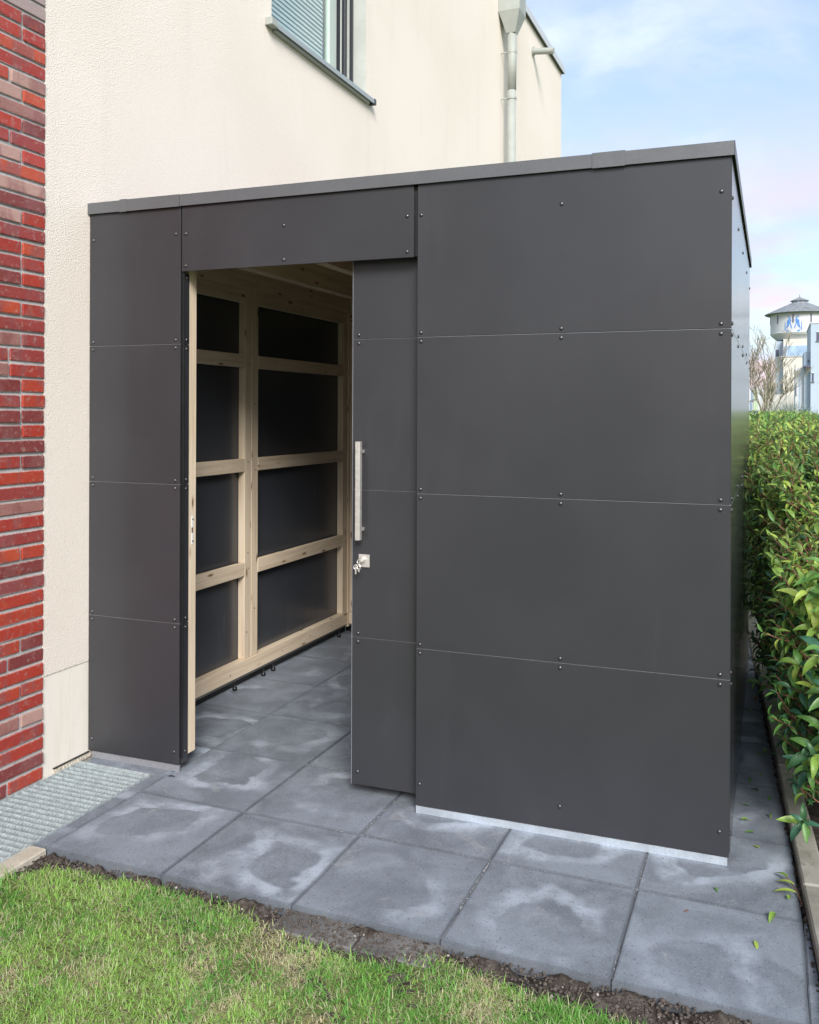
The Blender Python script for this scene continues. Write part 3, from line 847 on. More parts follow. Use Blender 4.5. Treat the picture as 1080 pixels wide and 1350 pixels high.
# light shaft and grating ----------------------------------------------------------
shaft = B()
shaft.box((-.062, -1.30, -.9), (.010, -.004, .001), .004)
link_sh = link('light_shaft', shaft.me('light_shaft', BEIGE)); tag(link_sh, 'pale concrete rim of the light shaft beside the lawn', kind='structure')
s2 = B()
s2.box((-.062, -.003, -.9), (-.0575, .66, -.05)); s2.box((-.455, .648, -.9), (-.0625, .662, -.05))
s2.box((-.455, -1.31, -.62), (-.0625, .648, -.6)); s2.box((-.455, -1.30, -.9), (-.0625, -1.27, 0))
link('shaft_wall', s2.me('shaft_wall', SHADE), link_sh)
gr = empty('grating', (-.25, -.33, 0)); tag(gr, 'galvanised steel grating over the light shaft at the brick wall', 'grating')
GX0, GX1, GY0, GY1 = -.447, -.064, -1.25, .642
fb = B()
fb.box((GX0, GY0, -.03), (GX0 + .004, GY1, .004)); fb.box((GX1 - .004, GY0, -.03), (GX1, GY1, .004))
fb.box((GX0 + .004, GY1 - .004, -.03), (GX1 - .004, GY1, .004)); fb.box((GX0 + .004, GY0, -.03), (GX1 - .004, GY0 + .004, .004))
fb.box((GX1 + .0005, GY0, -.03), (GX1 + .0035, GY1 + .004, .0065)); fb.box((GX0, GY1 + .0005, -.03), (GX1, GY1 + .0035, .0065))
link('grating_frame', fb.me('grating_frame', GALV), gr)
nb = int((GX1 - GX0 - .01) / .0155)
me_y = B().box((-.0006, -(GY1 - GY0) / 2 + .005, -.009), (.0006, (GY1 - GY0) / 2 - .005, 0)).me('fine_bar', GALV)
for k in range(1, nb + 1):
    link('fine_bar', me_y, gr, (GX0 + .004 + k * .0155, (GY0 + GY1) / 2, -.0012))
me_x = B().box((-(GX1 - GX0) / 2 + .0045, -.0011, -.026), ((GX1 - GX0) / 2 - .0045, .0011, 0)).me('bearing_bar', GALV)
k = 0; y = GY1 - .022
while y > GY0 + .01:
    link('bearing_bar', me_x, gr, ((GX0 + GX1) / 2, y, .0034)); y -= .0333

# ------------------------------------------------------------------ garden shed
OX, OY, TH = -0.4546, 0.7046, 0.018766
CT, ST = math.cos(TH), math.sin(TH)
def S(x, y, z): return Vector((OX + x * CT, OY + y + x * ST, z))
shed = empty('garden_shed', (OX, OY, 0))
tag(shed, 'dark grey flat-roofed panelled garden shed with open sliding door', 'garden shed')
screw_me = None
sb = B().lathe([(.0076, 0), (.0073, .0018), (.0048, .0042), (.0015, .0050)], 12)
# turn the head so that it points to -Y / +X
screw_front = mesh('screw', [(v[0], -v[2], v[1]) for v in sb.v], sb.f, SCREW, smooth=True)
screw_side = mesh('screw', [(v[2], v[0], v[1]) for v in sb.v], sb.f, SCREW, smooth=True)
def front_panel(x0, x1, z0, z1, y=0.0, screws=(), name='front_panel', parent=shed, th=.008, g=.0016, m=HPL):
    """laminate sheet lying in the front plane; y is the depth of its face"""
    cx, cz = (x0 + x1) / 2, (z0 + z1) / 2
    me = B().box((x0 - cx + g, 0, z0 - cz + g), (x1 - cx - g, th, z1 - cz - g), .0007).me(name, m)
    o = link(name, me, parent, S(cx, y, cz), TH)
    for (sx, sz) in screws:
        link('screw', screw_front, o, (sx - cx, -.0002, sz - cz), local=True)
    return o
ZJ = [0.032, 0.640, 1.240, 1.846, 2.440]
E1, E2 = .017, .017
def sc_rows(xs_, z0, z1, top=False):
    r_ = []
    for x in xs_:
        r_ += [(x, z0 + .017), (x, z1 - (.017 if not top else .122))]
    return r_
for k in range(4):
    z0, z1 = ZJ[k], ZJ[k + 1]
    xs_ = (.022, .462)
    sc = []
    for x in xs_:
        sc += [(x, z0 + (.055 if k == 0 else .017)), (x, z1 - (.017 if k < 3 else .12))]
    front_panel(0.0, 0.4875, z0, z1, screws=sc)
    sc = []
    for x in (1.594, 2.142, 2.697):
        sc += [(x, z0 + (.085 if k == 0 else .017)), (x, z1 - (.017 if k < 3 else .122))]
    front_panel(1.5775, 2.7300, z0, z1, screws=sc)
front_panel(0.4915, 1.5640, 2.156, 2.440, screws=[(.513, 2.318), (.513, 2.180), (.99, 2.320), (.99, 2.180), (1.535, 2.318), (1.535, 2.180)])
for k in (1, 2, 3):  # added pale strips stand in for light caught on the panel edges
    for (x0, x1) in ((0.0015, .486), (1.579, 2.728)):
        cx = (x0 + x1) / 2
        link('joint_glint_strip', B().box((x0 - cx, .0030, -.0010), (x1 - cx, .0075, .0010)).me('joint_glint_strip', JOINT), shed, S(cx, 0, ZJ[k]), TH)
# dark backing visible in the vertical joints
front_panel(0.4700, 0.4985, .06, 2.42, y=.0115, name='joint_strip', m=BLACKP, th=.003)
front_panel(1.5500, 1.5765, 2.16, 2.42, y=.0115, name='joint_strip', m=BLACKP, th=.003)
# door jamb: laminate strip, then timber, both facing the opening
for k in range(4):
    z0, z1 = ZJ[k], (ZJ[k + 1] if k < 3 else 2.154)
    a, b = S(.4905, .0165, 0), S(.4905, .0575, 0)
    cy = (a.y + b.y) / 2; cz = (z0 + z1) / 2
    L = b.y - a.y
    o = link('jamb_panel', B().box((-.008, -L / 2, z0 - cz + .0016), (0, L / 2, z1 - cz - .0016), .0007).me('jamb_panel', HPL), shed, (a.x, cy, cz))
    for zz in (z0 + (.05 if k == 0 else .02), z1 - .02):
        link('screw', screw_side, o, (.0002, .002, zz - cz), local=True)
def beam(name, x0, x1, y0, y1, z0, z1, ax, parent=None, ch=.002):
    a, b = S(x0, y0, z0), S(x1, y1, z1)
    a2 = Vector((min(a.x, b.x), OY + y0 + (x0 + x1) / 2 * ST, z0)); b2 = Vector((max(a.x, b.x), OY + y1 + (x0 + x1) / 2 * ST, z1))
    if ax == 0:   # lies along the front: turn with it
        c = S((x0 + x1) / 2, (y0 + y1) / 2, (z0 + z1) / 2)
        d = Vector(((x1 - x0) / 2, (y1 - y0) / 2, (z1 - z0) / 2))
        return link(name, B().box(-d, d, ch).me(name, WOOD[0]), parent or shed, c, TH)
    return boxpart(name, a2, b2, WOOD[ax], parent or shed, ch)
jp = beam('door_post', .435, .4885, .0580, .1130, .060, 2.36, 2)
# striker plate in the door post
sp_ = B().box((-.0005, -.0065, -.062), (.0012, .0065, -.012), .0005).box((-.0005, -.0065, .012), (.0012, .0065, .062), .0005)
sp_.box((-.0005, -.0065, -.013), (.0002, .0065, .013))
pl = link('striker_plate', sp_.me('striker_plate', simple('zinc_white', (0.80, 0.79, 0.80), .3, .03)), shed, S(.4885, .086, 1.034))
for zz in (-.048, .048):
    link('screw', mesh('screw', [(v[2] * .8, v[0] * .55, v[1] * .55) for v in sb.v], sb.f, FRAME), pl, (.0012, .001, zz), local=True)
boxpart('latch_hole', S(.4885, .081, 1.022) + Vector((-.0004, 0, 0)), S(.4885, .091, 1.046) + Vector((.0006, 0, 0)), simple('latch_wood_hole', (.16, .09, .06), .8), shed, .0001)

# left and back walls seen from the inside: world coordinates
D1 = 3.215                                   # inner face of the back laminate
LX_P, LX_F = -0.4245, -0.380                 # laminate face and timber face of the left wall
lz = [0.043, 0.640, 1.240, 1.846, 2.440]
for k in range(4):
    for (y0, y1) in ((.730, 1.9150), (1.9165, 3.222)):
        boxpart('side_panel', (-.4325, y0, lz[k] + .001), (LX_P, y1, lz[k + 1] - .001), HPL_IN, shed, .0006)
def rail(x0, x1, y0, y1, z0, z1): boxpart('rail', (x0, y0, z0), (x1, y1, z1), WOOD[1 if (y1 - y0) > (x1 - x0) else 0], shed, .0025)
def stud(x0, x1, y0, y1, z0, z1, nm='stud'): return boxpart(nm, (x0, y0, z0), (x1, y1, z1), WOOD[2], shed, .0025)
stud(LX_P + .0005, LX_F, 1.847, 1.9145, .150, 2.250)
stud(LX_P + .0005, LX_F, 1.9160, 1.984, .150, 2.250)
stud(LX_P + .0005, LX_F, .775, .84, .150, 2.250)
stud(LX_P + .0005, LX_F, 3.070, 3.140, .150, 2.250)
stud(LX_P + .0005, LX_F + .008, 3.1415, 3.213, .045, 2.250, 'corner_post')
for (z0, z1) in ((.622, .701), (1.214, 1.289), (1.806, 1.880)):
    rail(LX_P + .018, LX_F + .001, .842, 1.8465, z0, z1)
    rail(LX_P + .018, LX_F + .001, 1.9845, 3.0695, z0, z1)
rail(LX_P + .0005, LX_F + .006, .775, 3.14, .066, .149)                    # bottom plate
rail(LX_P + .018, LX_F, .842, 1.8465, 2.172, 2.2495); rail(LX_P + .018, LX_F, 1.9845, 3.0695, 2.172, 2.2495)
boxpart('top_plate', (LX_P + .0005, .775, 2.2512), (LX_F + .004, 3.2, 2.330), WOOD[1], shed, .002)
boxpart('top_plate', (LX_P + .0005, .775, 2.3312), (LX_F + .002, 3.2, 2.418), WOOD[1], shed, .002)
boxpart('sole_strip', (LX_P + .006, .79, .048), (LX_F - .008, 3.13, .0655), simple('grey_sole', (.2, .2, .19), .7), shed, .001)
for y in (1.755, 2.05, 2.16, 3.02, 1.2):                                    # adjustable feet
    f_ = B().lathe([(.005, 0), (.012, .003), (.0145, .011), (.012, .019), (.005, .0235), (.004, .047)], 16)
    link('adjustable_foot', f_.me('adjustable_foot', BLACKP, True), shed, (LX_F - .001, y, 0))
dot = B().lathe([(.0045, 0), (.0042, .0008), (.001, .0010)], 10)
dot_me = mesh('screw', [(v[2], v[0], v[1]) for v in dot.v], dot.f, FRAME)
for (y, zz) in ((1.87, .30), (1.89, .66), (1.88, .75), (1.88, 1.27), (1.89, 1.83), (1.95, .42), (1.96, 1.22), (1.95, 1.60), (1.96, 2.05), (2.25, .10), (2.6, .11), (1.7, .10), (2.9, .105), (3.11, .65), (3.10, 1.25), (3.11, 1.85), (1.70, 2.21), (2.5, 2.21)):
    link('screw', dot_me, shed, (LX_F + (.0062 if zz < .15 else .0002), y, zz))
# back wall
for k in range(4):
    for (x0, x1) in ((-.4225, .92), (.9215, 2.262)):
        boxpart('back_panel', (x0, D1, lz[k] + .001), (x1, D1 + .008, lz[k + 1] - .001), HPL_IN, shed, .0006)
for x in (-.370, .40, 1.10, 1.80, 2.16): stud(x, x + .066, D1 - .061, D1 - .0005, .150, 2.25)
for (z0, z1) in ((.066, .149), (2.172, 2.2495)): boxpart('rail', (-.370, D1 - .064, z0 - .0), (2.226, D1 - .0615 + .0, z1), WOOD[0], shed, .0008)
for (z0, z1) in ((.622, .701), (1.214, 1.289), (1.806, 1.880)):
    for (a, b) in ((-.3035, .3995), (.4665, 1.0995), (1.1665, 1.7995), (1.8665, 2.1595)):
        boxpart('rail', (a, D1 - .050, z0), (b, D1 - .004, z1), WOOD[0], shed, .002)
boxpart('top_plate', (-.370, D1 - .062, 2.2512), (2.2, D1 - .001, 2.418), WOOD[0], shed, .002)
# right wall (outer face is glossy at a grazing view)
RX = 2.2757
for k in range(4):
    segs = ((.7645, 1.9285), (1.9310, 3.222)) if k < 3 else ((.7645, 3.222),)
    for (y0, y1) in segs:
        o = boxpart('side_panel', (RX - .008, y0, lz[k] + .0012), (RX, y1, lz[k + 1] - .0012), HPL, shed, .0006)
        c = (y0 + y1) / 2; cz = (lz[k] + lz[k + 1]) / 2
        for y in (y0 + .022, (y0 + y1) / 2, y1 - .022) if k < 3 else (.79, 1.35, 1.91, 2.52, 3.15):
            for zz in (lz[k] + (.06 if k == 0 else .02), lz[k + 1] - (.02 if k < 3 else .14)):
                link('screw', screw_side, o, (.0042, y - c, zz - cz), local=True)
for k in (1, 2, 3):  # added pale strips as edge glint in the side joints
    boxpart('joint_glint_strip', (RX - .0075, .7655, lz[k] - .0011), (RX - .0016, 3.221, lz[k] + .0011), ALU, shed, 0)
boxpart('base_profile', (RX - .020, .78, .0), (RX - .009, 3.20, .040), BLACKP, shed, .001)  # dark strips on three sides, added to block light leaking under the walls
boxpart('base_profile', (-.4225, D1 - .012, .0), (RX - .022, D1 + .004, .042), BLACKP, shed, .001)
boxpart('base_profile', (-.4300, .78, .0), (-.4240, D1 - .013, .042), BLACKP, shed, .001)
for y in (.80, 1.45, 2.05, 2.60, 3.085): stud(RX - .069, RX - .0085, y, y + .066, .150, 2.25)
boxpart('rail', (RX - .069, .80, .066), (RX - .0085, 3.151, .149), WOOD[1], shed, .002)
boxpart('top_plate', (RX - .069, .80, 2.2512), (RX - .0085, 3.151, 2.418), WOOD[1], shed, .002)
for (z0, z1) in ((.622, .701), (1.214, 1.289), (1.806, 1.880)):
    for (a, b) in ((.8665, 1.4495), (1.5165, 2.0495), (2.1165, 2.5995), (2.6665, 3.0845)):
        boxpart('rail', (RX - .060, a, z0), (RX - .012, b, z1), WOOD[1], shed, .002)
# front wall frame behind the panels
beam('front_beam', .4895, 2.66, .125, .185, 2.20, 2.418, 0)
for x in (.06, 1.62, 2.1, 2.58): beam('stud', x, x + .06, .115, .175, .07, 2.19, 2)
beam('sole_plate', 1.60, 2.68, .100, .180, .045, .069, 0)
# roof: joists, boards, covering
for x in (-.018, .405, 1.02, 1.63):
    boxpart('joist', (x, .86, 2.250), (x + .058, D1 - .065, 2.3995), WOOD[1], shed, .002)
for k in range(18):
    y0 = .800 + k * .1345
    boxpart('roof_board', (-.376, y0, 2.4005), (2.205, y0 + .1335, 2.4190), WOOD[0], shed, .0015)
link('roof_covering', B().box((-.440, .790, 2.4405), (2.262, 3.22, 2.462)).me('roof_covering', BLACKP), shed)
boxpart('roof_deck', (-.43, .775, 2.4195), (2.26, 3.2, 2.4400), WOOD[0], shed, .001)
# coping: folded sheet, in lengths with cover pieces over the joints
def coping(x0, x1, off=0.0, name='coping'):
    c = (x0 + x1) / 2; h = (x1 - x0) / 2
    b_ = B().box((-h, -.013 - off, 2.4360 - 2.46 - off), (h, -.0115, 2.4860 - 2.46), .0006)
    b_.box((-h, -.012 - off, 2.4845 - 2.46), (h, .085, 2.4860 - 2.46 + off), .0006)
    o = link(name, b_.me(name, COPING), shed, S(c, 0, 2.46), TH)
    return o
coping(-.012, .1995); coping(.2005, .4905 - .003, .0014); coping(.489, 2.2585); coping(2.2605, 2.739)
coping(.175, .212, .0032, 'coping_joint_cover'); coping(2.255, 2.372, .0028, 'coping_joint_cover')
cs = B().box((RX + .0090, .7445, 2.4360), (RX + .0105, 3.245, 2.4860), .0005)
cs.box((RX - .085, .7450, 2.4847), (RX + .0100, 3.245, 2.4862))
link('side_coping', cs.me('side_coping', COPING), shed)
cb = B().box((-.46, 3.2335, 2.436), (RX + .0085, 3.235, 2.486)).box((-.46, 3.15, 2.4843), (RX - .086, 3.2345, 2.4858))
link('back_coping', cb.me('back_coping', COPING), shed)
# black strip standing in for the gap shadow beneath the coping
front_panel(0.0, 2.728, 2.4405, 2.4600, y=.0020, name='gap_shadow_strip', m=BLACKP, th=.01, g=0)
# base profiles
c = 2.145
link('base_profile', B().box((-.573, 0, 0), (.573, .012, .029), .001).me('base_profile', ALU), shed, S(2.150, .0060, .0), TH)
link('base_profile', B().box((-.232, 0, 0), (.232, .012, .029), .001).me('base_profile', JOINT), shed, S(.250, .0050, .0), TH)
# sliding door, pushed behind the right-hand panels
door = empty('sliding_door', (0, 0, 0)); door.parent = shed
DY = .062
door.location = S(1.275, DY, 0.045) - Vector((OX, OY, 0)); door.rotation_euler = (0, 0, TH)
DX = 1.275
def dl(x, y, z): return Vector((x - DX, y - DY, z - .045))
DZ = [.047, .643, 1.240, 1.850, 2.230]
for k in range(4):
    z0, z1 = DZ[k], DZ[k + 1]; w = 1.12
    b_ = B().box((0, 0, z0 + .0013), (w, .008, z1 - .0013), .0007)
    me = mesh('door_panel', [(v[0] - w / 2, v[1], v[2] - (z0 + z1) / 2) for v in b_.v], b_.f, HPL)
    o = link('door_panel', me, door, (w / 2, 0, (z0 + z1) / 2 - .045), local=True)
for k in (1, 2, 3):  # added pale strips as edge glint in the door joints
    link('joint_glint_strip', B().box((.001, .0030, -.0009), (1.119, .0075, .0009)).me('joint_glint_strip', JOINT), door, (0, 0, DZ[k] - .045), local=True)
core = B().box((.002, .0085, .0), (1.118, .045, 2.18), .001)
link('door_core', core.me('door_core', HPL), door, (0, 0, 0), local=True)
edge = B().box((-.0022, -.0006, .002), (-.0002, .044, 2.18), .0004)
link('door_edge', edge.me('door_edge', JOINT), door, (0, 0, 0), local=True)
for zz in (.10, .626, .660, 1.223, 1.257, 1.833, 1.867):
    if 1.0 < zz < 1.4: continue
    link('screw', screw_front, door, (.026, -.0002, zz - .045), local=True)
hd = B().box((-.0095, -.052, -.197), (.0115, -.030, .197), .0015)
hd.box((-.008, -.030, .150), (.009, 0, .163), .001); hd.box((-.008, -.030, -.163), (.009, 0, -.150), .001)
link('handle', hd.me('handle', STEEL), door, (.0440, 0, 1.240 - .045), local=True)
lp = B().box((-.024, -.007, -.026), (.024, 0, .026), .002)
lk = link('lock_plate', lp.me('lock_plate', STEEL), door, (.054, 0, .955 - .045), local=True)
cyl = B().lathe([(.011, 0), (.011, .012), (.009, .014)], 20)
link('lock_cylinder', mesh('lock_cylinder', [(v[0], -v[2] - .007, v[1] + .006) for v in cyl.v], cyl.f, STEEL, smooth=False), door, (.050, 0, .955 - .045), local=True)
# keys hanging in the lock
kp = S(1.325, DY - .022, .957)
kb = B()
kb.box((-.0012, -.018, -.0055), (.0012, .002, .0055), .0004)
def torus(b_, c, R0, r0, ax, n=20, m_=6):
    pts = []
    for i in range(n + 1):
        a = 2 * math.pi * i / n
        p = (R0 * math.cos(a), R0 * math.sin(a))
        pts.append((c[0] + p[0], c[1], c[2] + p[1]) if ax == 'y' else (c[0], c[1] + p[0], c[2] + p[1]))
    b_.tube(pts, r0, m_, False)
torus(kb, (0, -.027, .0), .0095, .0022, 'x')
torus(kb, (0, -.030, -.020), .012, .0010, 'y')
kb.box((-.012, -.034, -.048), (-.006, -.032, -.022), .0006); torus(kb, (-.009, -.033, -.020), .0085, .0020, 'y')
kb.box((.003, -.037, -.038), (.009, -.035, -.024), .0006); torus(kb, (.004, -.036, -.018), .0075, .0018, 'y')
keys = link('keys', kb.me('keys', STEEL)); keys.location = kp; keys.rotation_euler = (0, 0, TH)
tag(keys, 'small bunch of metal keys hanging in the door lock', 'keys')

# ------------------------------------------------------------------ leaves
def leaf_template(seg=6, L=1.0, W=.34, curl=.55, fold=.10):
    V = []; F = []
    pos = Vector((0, 0, 0)); ang = 0.0
    for k in range(seg + 1):
        t = k / seg
        w = W * .5 * math.sin(math.pi * min(1, t ** .8)) ** .8 if 0 < t < 1 else 0.012
        V += [(pos.x, -w, pos.z + fold * w * 2), (pos.x, 0, pos.z), (pos.x, w, pos.z + fold * w * 2)]
        pos = pos + Vector((math.cos(ang), 0, -math.sin(ang))) * (L / seg)
        ang += curl / seg * (1.5 if k > 1 else .8)
    for k in range(seg):
        a = 3 * k
        F += [(a, a + 3, a + 4, a + 1), (a + 1, a + 4, a + 5, a + 2)]
    return np.array(V), np.array(F)
TPL = [leaf_template(6, curl=c_, W=w_, fold=f_) for c_, w_, f_ in ((.35, .30, .25), (.9, .34, .35), (1.35, .30, .45))]
TPL_LO = [leaf_template(3, curl=c_, W=w_, fold=f_) for c_, w_, f_ in ((.5, .32, .3), (1.2, .34, .4))]
def hedge_left(y):           # face of the hedge beside the kerb
    return kx(y) + 0.075
def hedge_top(y): return float(np.interp(y, [0.9, 1.4, 1.9, 2.6, 4, 14], [0.98, 1.06, 1.29, 1.38, 1.42, 1.46]))
leaf_recs = []               # (pos, xaxis, zaxis, L, mat, tpl)
twigs = B(); 
def shoot(base, d, L, n, lsz, top):
    d = d.normalized()
    p = base.copy(); bend = Vector((random.uniform(-.15, .15), random.uniform(-.15, .15), .25))
    pts = [p.copy()]
    a = random.uniform(0, 6.28)
    nodes = []
    for k in range(n):
        d = (d + bend * .10).normalized()
        p = p + d * (L / n); pts.append(p.copy()); nodes.append((p.copy(), d.copy()))
    for k, (q, dd) in enumerate(nodes):
        a += 2.4
        u = dd.orthogonal().normalized(); w = dd.cross(u)
        side = u * math.cos(a) + w * math.sin(a)
        t = k / n
        op = random.uniform(.55, 1.0) if t < .75 else random.uniform(.15, .6)
        ld = (side * math.sin(op * 1.45) + dd * math.cos(op * 1.45) + Vector((0, 0, -.06))).normalized()
        up = (dd * 1.0 + Vector((0, 0, .8)) - ld * (dd * 1.0 + Vector((0, 0, .8))).dot(ld)).normalized()
        r_ = random.random()
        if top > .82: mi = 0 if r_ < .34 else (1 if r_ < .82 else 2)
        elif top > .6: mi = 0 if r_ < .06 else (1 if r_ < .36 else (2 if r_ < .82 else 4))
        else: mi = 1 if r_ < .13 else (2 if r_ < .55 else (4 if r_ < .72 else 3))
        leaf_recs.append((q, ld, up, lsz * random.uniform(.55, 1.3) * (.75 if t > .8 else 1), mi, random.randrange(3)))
    return pts
def add_shoots(n, y0, y1, lsz, mode, twig=True):
    for _ in range(n):
        y = random.uniform(y0, y1)
        xl_ = hedge_left(y) + .05 * math.sin(y * 5.1) + .03 * math.sin(y * 13)
        zt = hedge_top(y)
        if mode == 'side':
            z = random.uniform(.10, 1.0) ** .8 * (zt - .05)
            x = xl_ + random.uniform(-.02, .07) + (.03 if z < .3 else 0)
            d = Vector((-random.uniform(.3, 1.0), random.uniform(-.7, .45), random.uniform(.1, 1.1)))
            L = random.uniform(.08, .17)
        elif mode == 'top':
            x = xl_ + random.uniform(-.02, 1.15); z = zt - .14 + random.uniform(-.05, .05)
            d = Vector((random.uniform(-.4, .3), random.uniform(-.4, .3), 1.0)); L = random.uniform(.10, .24)
        elif mode == 'end':
            x = xl_ + random.uniform(0, .9); z = random.uniform(.1, zt)
            d = Vector((random.uniform(-.5, .4), -1.0, random.uniform(.1, .8))); L = random.uniform(.08, .16)
        else:
            x = xl_ + random.uniform(.05, .9); z = random.uniform(.06, zt - .08)
            d = Vector((random.uniform(-1, 1), random.uniform(-1, 1), random.uniform(-.1, 1))); L = random.uniform(.1, .18)
        rel = z / zt if mode != 'top' else random.uniform(.8, 1)
        if mode == 'fill': rel = min(rel * .6, .55)
        n_l = random.randint(6, 9)
        pts = shoot(Vector((x, y, z)), d, L, n_l, lsz * random.uniform(.8, 1.15), rel + random.uniform(-.1, .1))
        if twig and mode != 'fill': twigs.tube(pts, [.0022] * (len(pts) - 1) + [.001], 5, False)
add_shoots(1000, .95, 3.0, .061, 'side'); add_shoots(860, 3.0, 8.0, .070, 'side')
add_shoots(640, 1.0, 3.2, .072, 'top'); add_shoots(1500, 3.2, 13.0, .082, 'top')
add_shoots(130, .82, .98, .085, 'end')
add_shoots(650, 1.0, 3.2, .085, 'fill', False); add_shoots(900, 3.2, 9.0, .085, 'fill', False)
# long shoots seen low at the kerb, with darker broad leaves
for (x, y, z, dx, dy, dz) in ((2.47, 2.75, .62, -.8, -.3, .35), (2.56, 1.72, .55, -.5, -.2, .9), (2.60, 1.5, .25, -.5, -.5, .3), (2.55, 2.1, .35, -.7, -.4, .1), (2.60, 1.25, .75, -.4, -.4, .8)):
    pts = shoot(Vector((x, y, z)), Vector((dx, dy, dz)), .16, 8, .095, .5); twigs.tube(pts, .0022, 5, False)
CAMR = Vector((math.cos(.3715), math.sin(.3715), 0)); CAMF = Vector((-math.sin(.3715), math.cos(.3715), 0))
def shows(p):
    d = p - CAMLOC; f = d.dot(CAMF)
    if f < .3: return None
    x = 566.5 + 1162 * d.dot(CAMR) / f; y = 543.9 - 1162 * d.z / f
    return (f, x, y)
cand = []
for i, rcd in enumerate(leaf_recs):
    s_ = shows(rcd[0])
    if s_ and 985 < s_[1] < 1085 and s_[2] < 1100: cand.append((s_[0], i))
cand.sort()
# the nearest ones in view become parts of their own
front = set(i for _, i in cand[:300])
hedge = empty('hedge', (2.75, 1.0, 0)); tag(hedge, 'leafy green laurel hedge growing along the concrete kerb', 'hedge')
leaf_me = {}
for ti, (LV, LF) in enumerate(TPL):
    for mi in range(5):
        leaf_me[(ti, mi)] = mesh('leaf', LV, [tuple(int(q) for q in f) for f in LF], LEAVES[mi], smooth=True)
VV = []; FF = []; MM = []; off = 0
hb = Vector(hedge.location)
for i, (p, xa, za, L, mi, ti) in enumerate(leaf_recs):
    ya = za.cross(xa)
    if i in front:
        o = bpy.data.objects.new('leaf', leaf_me[(ti, mi)]); COL.objects.link(o); o.parent = hedge
        mtx = Matrix((xa, ya, za)).transposed().to_4x4()
        o.matrix_local = Matrix.Translation(p - hb) @ mtx @ Matrix.Diagonal((L, L, L, 1))
    else:
        far_ = p.y > 3.6
        LV, LF = (TPL_LO[ti % 2] if far_ else TPL[ti])
        A = np.array([xa, ya, za]) * L
        VV.append(LV @ A + np.array(p - hb)); FF.append(LF + off); MM.append(np.full(len(LF), mi)); off += len(LV)
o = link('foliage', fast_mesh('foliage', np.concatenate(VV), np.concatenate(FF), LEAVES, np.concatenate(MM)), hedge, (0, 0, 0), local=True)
tag(o, kind='stuff')
o = link('twigs', twigs.me('twigs', TWIG, True), hedge); tag(o, kind='stuff')
br = B()
for k in range(30):
    y = .95 + k * .36 + random.uniform(-.08, .08); x = hedge_left(y) + random.uniform(.22, .6)
    for q in range(4):
        top = Vector((x + random.uniform(-.35, .35), y + random.uniform(-.3, .3), hedge_top(y) * random.uniform(.75, .92)))
        b0 = Vector((x + random.uniform(-.04, .04), y + random.uniform(-.04, .04), -.05)); mid = b0.lerp(top, .5) + Vector((random.uniform(-.08, .08), random.uniform(-.08, .08), 0))
        br.tube([b0, mid, top], [.011, .007, .003], 6, False)
o = link('branches', br.me('branches', BRANCH, True), hedge); tag(o, kind='stuff')
tag(sheet('hedge_bed', 2.45, 4.4, -3.0, 14.0, -0.014, SOIL), 'bare soil bed under the hedge')
o = bpy.data.objects['hedge_bed']
me = o.data
me.clear_geometry(); me.from_pydata([(kx(-3) + .07, -3, 0), (4.4, -3, 0), (4.4, 14, 0), (kx(6.6) + .07, 6.6, 0)], [], [(0, 1, 2, 3)])

# fallen leaves ----------------------------------------------------------------
def fallen(x, y, mi, L, ti, label, group=None, z=0.003, mat=None, name='fallen_leaf', cat='leaf', rx=None):
    me = leaf_me[(ti, mi)] if mat is None else mesh('fallen_leaf', TPL[ti][0], [tuple(int(q) for q in f) for f in TPL[ti][1]], mat, smooth=True)
    o = bpy.data.objects.new(name, me); COL.objects.link(o)
    o.location = (x, y, z + L * .10 * (ti + .3)); o.scale = (L, L, L)
    o.rotation_euler = (random.uniform(-.25, .25), random.uniform(-.12, .05) - .22 * ti, random.uniform(0, 6.28) if rx is None else rx)
    tag(o, label, cat, group); return o
spots = [(2.37, .93, 0), (2.35, 1.05, 2), (2.40, 1.22, 1), (2.33, 1.28, 2), (2.36, 1.42, 3), (2.41, 1.40, 2), (2.37, 1.60, 1), (2.32, 1.55, 2),
         (2.34, 1.85, 2), (2.38, 1.92, 1), (2.35, 2.25, 3), (2.46, .60, 1), (2.42, .50, 1), (2.30, 1.13, 1), (2.31, 2.45, 1)]
for (x, y, mi) in spots:
    colr = ('yellow green', 'bright green', 'green', 'dark green')[mi]
    sid = 'near the kerb' if x > kx(y) - .115 + (y > 1.5) * .02 else 'nearer the shed wall'
    dst = 'level with the shed corner' if y < 1.12 else ('just behind the shed corner' if y < 1.35 else ('about midway along' if y < 1.8 else 'near the far end of'))
    fallen(x, y, mi, random.uniform(.028, .055), random.randrange(2), colr + ' leaf ' + sid + ', ' + dst + ' the side path' * (y >= 1.35), 'fallen leaves on the side path')
fallen(2.365, .335, 0, .040, 0, 'yellow green leaf on the paver in front of the kerb, nearest the camera')
fallen(2.235, .60, 2, .030, 0, 'small green leaf lying alone in front of the shed corner')
fallen(2.33, 2.62, 0, .07, 1, 'curled brown leaf at the far end of the side path', mat=BROWNLEAF)
fallen(2.17, .43, 0, .02, 0, 'tiny brown leaf on the joint in front of the shed', mat=BROWNLEAF)
fallen(.015, .86 - .2, 0, .035, 0, 'dark leaf on the paver beside the left shed corner', mat=simple('dark_leaf', (.035, .03, .028), .8), rx=.3)
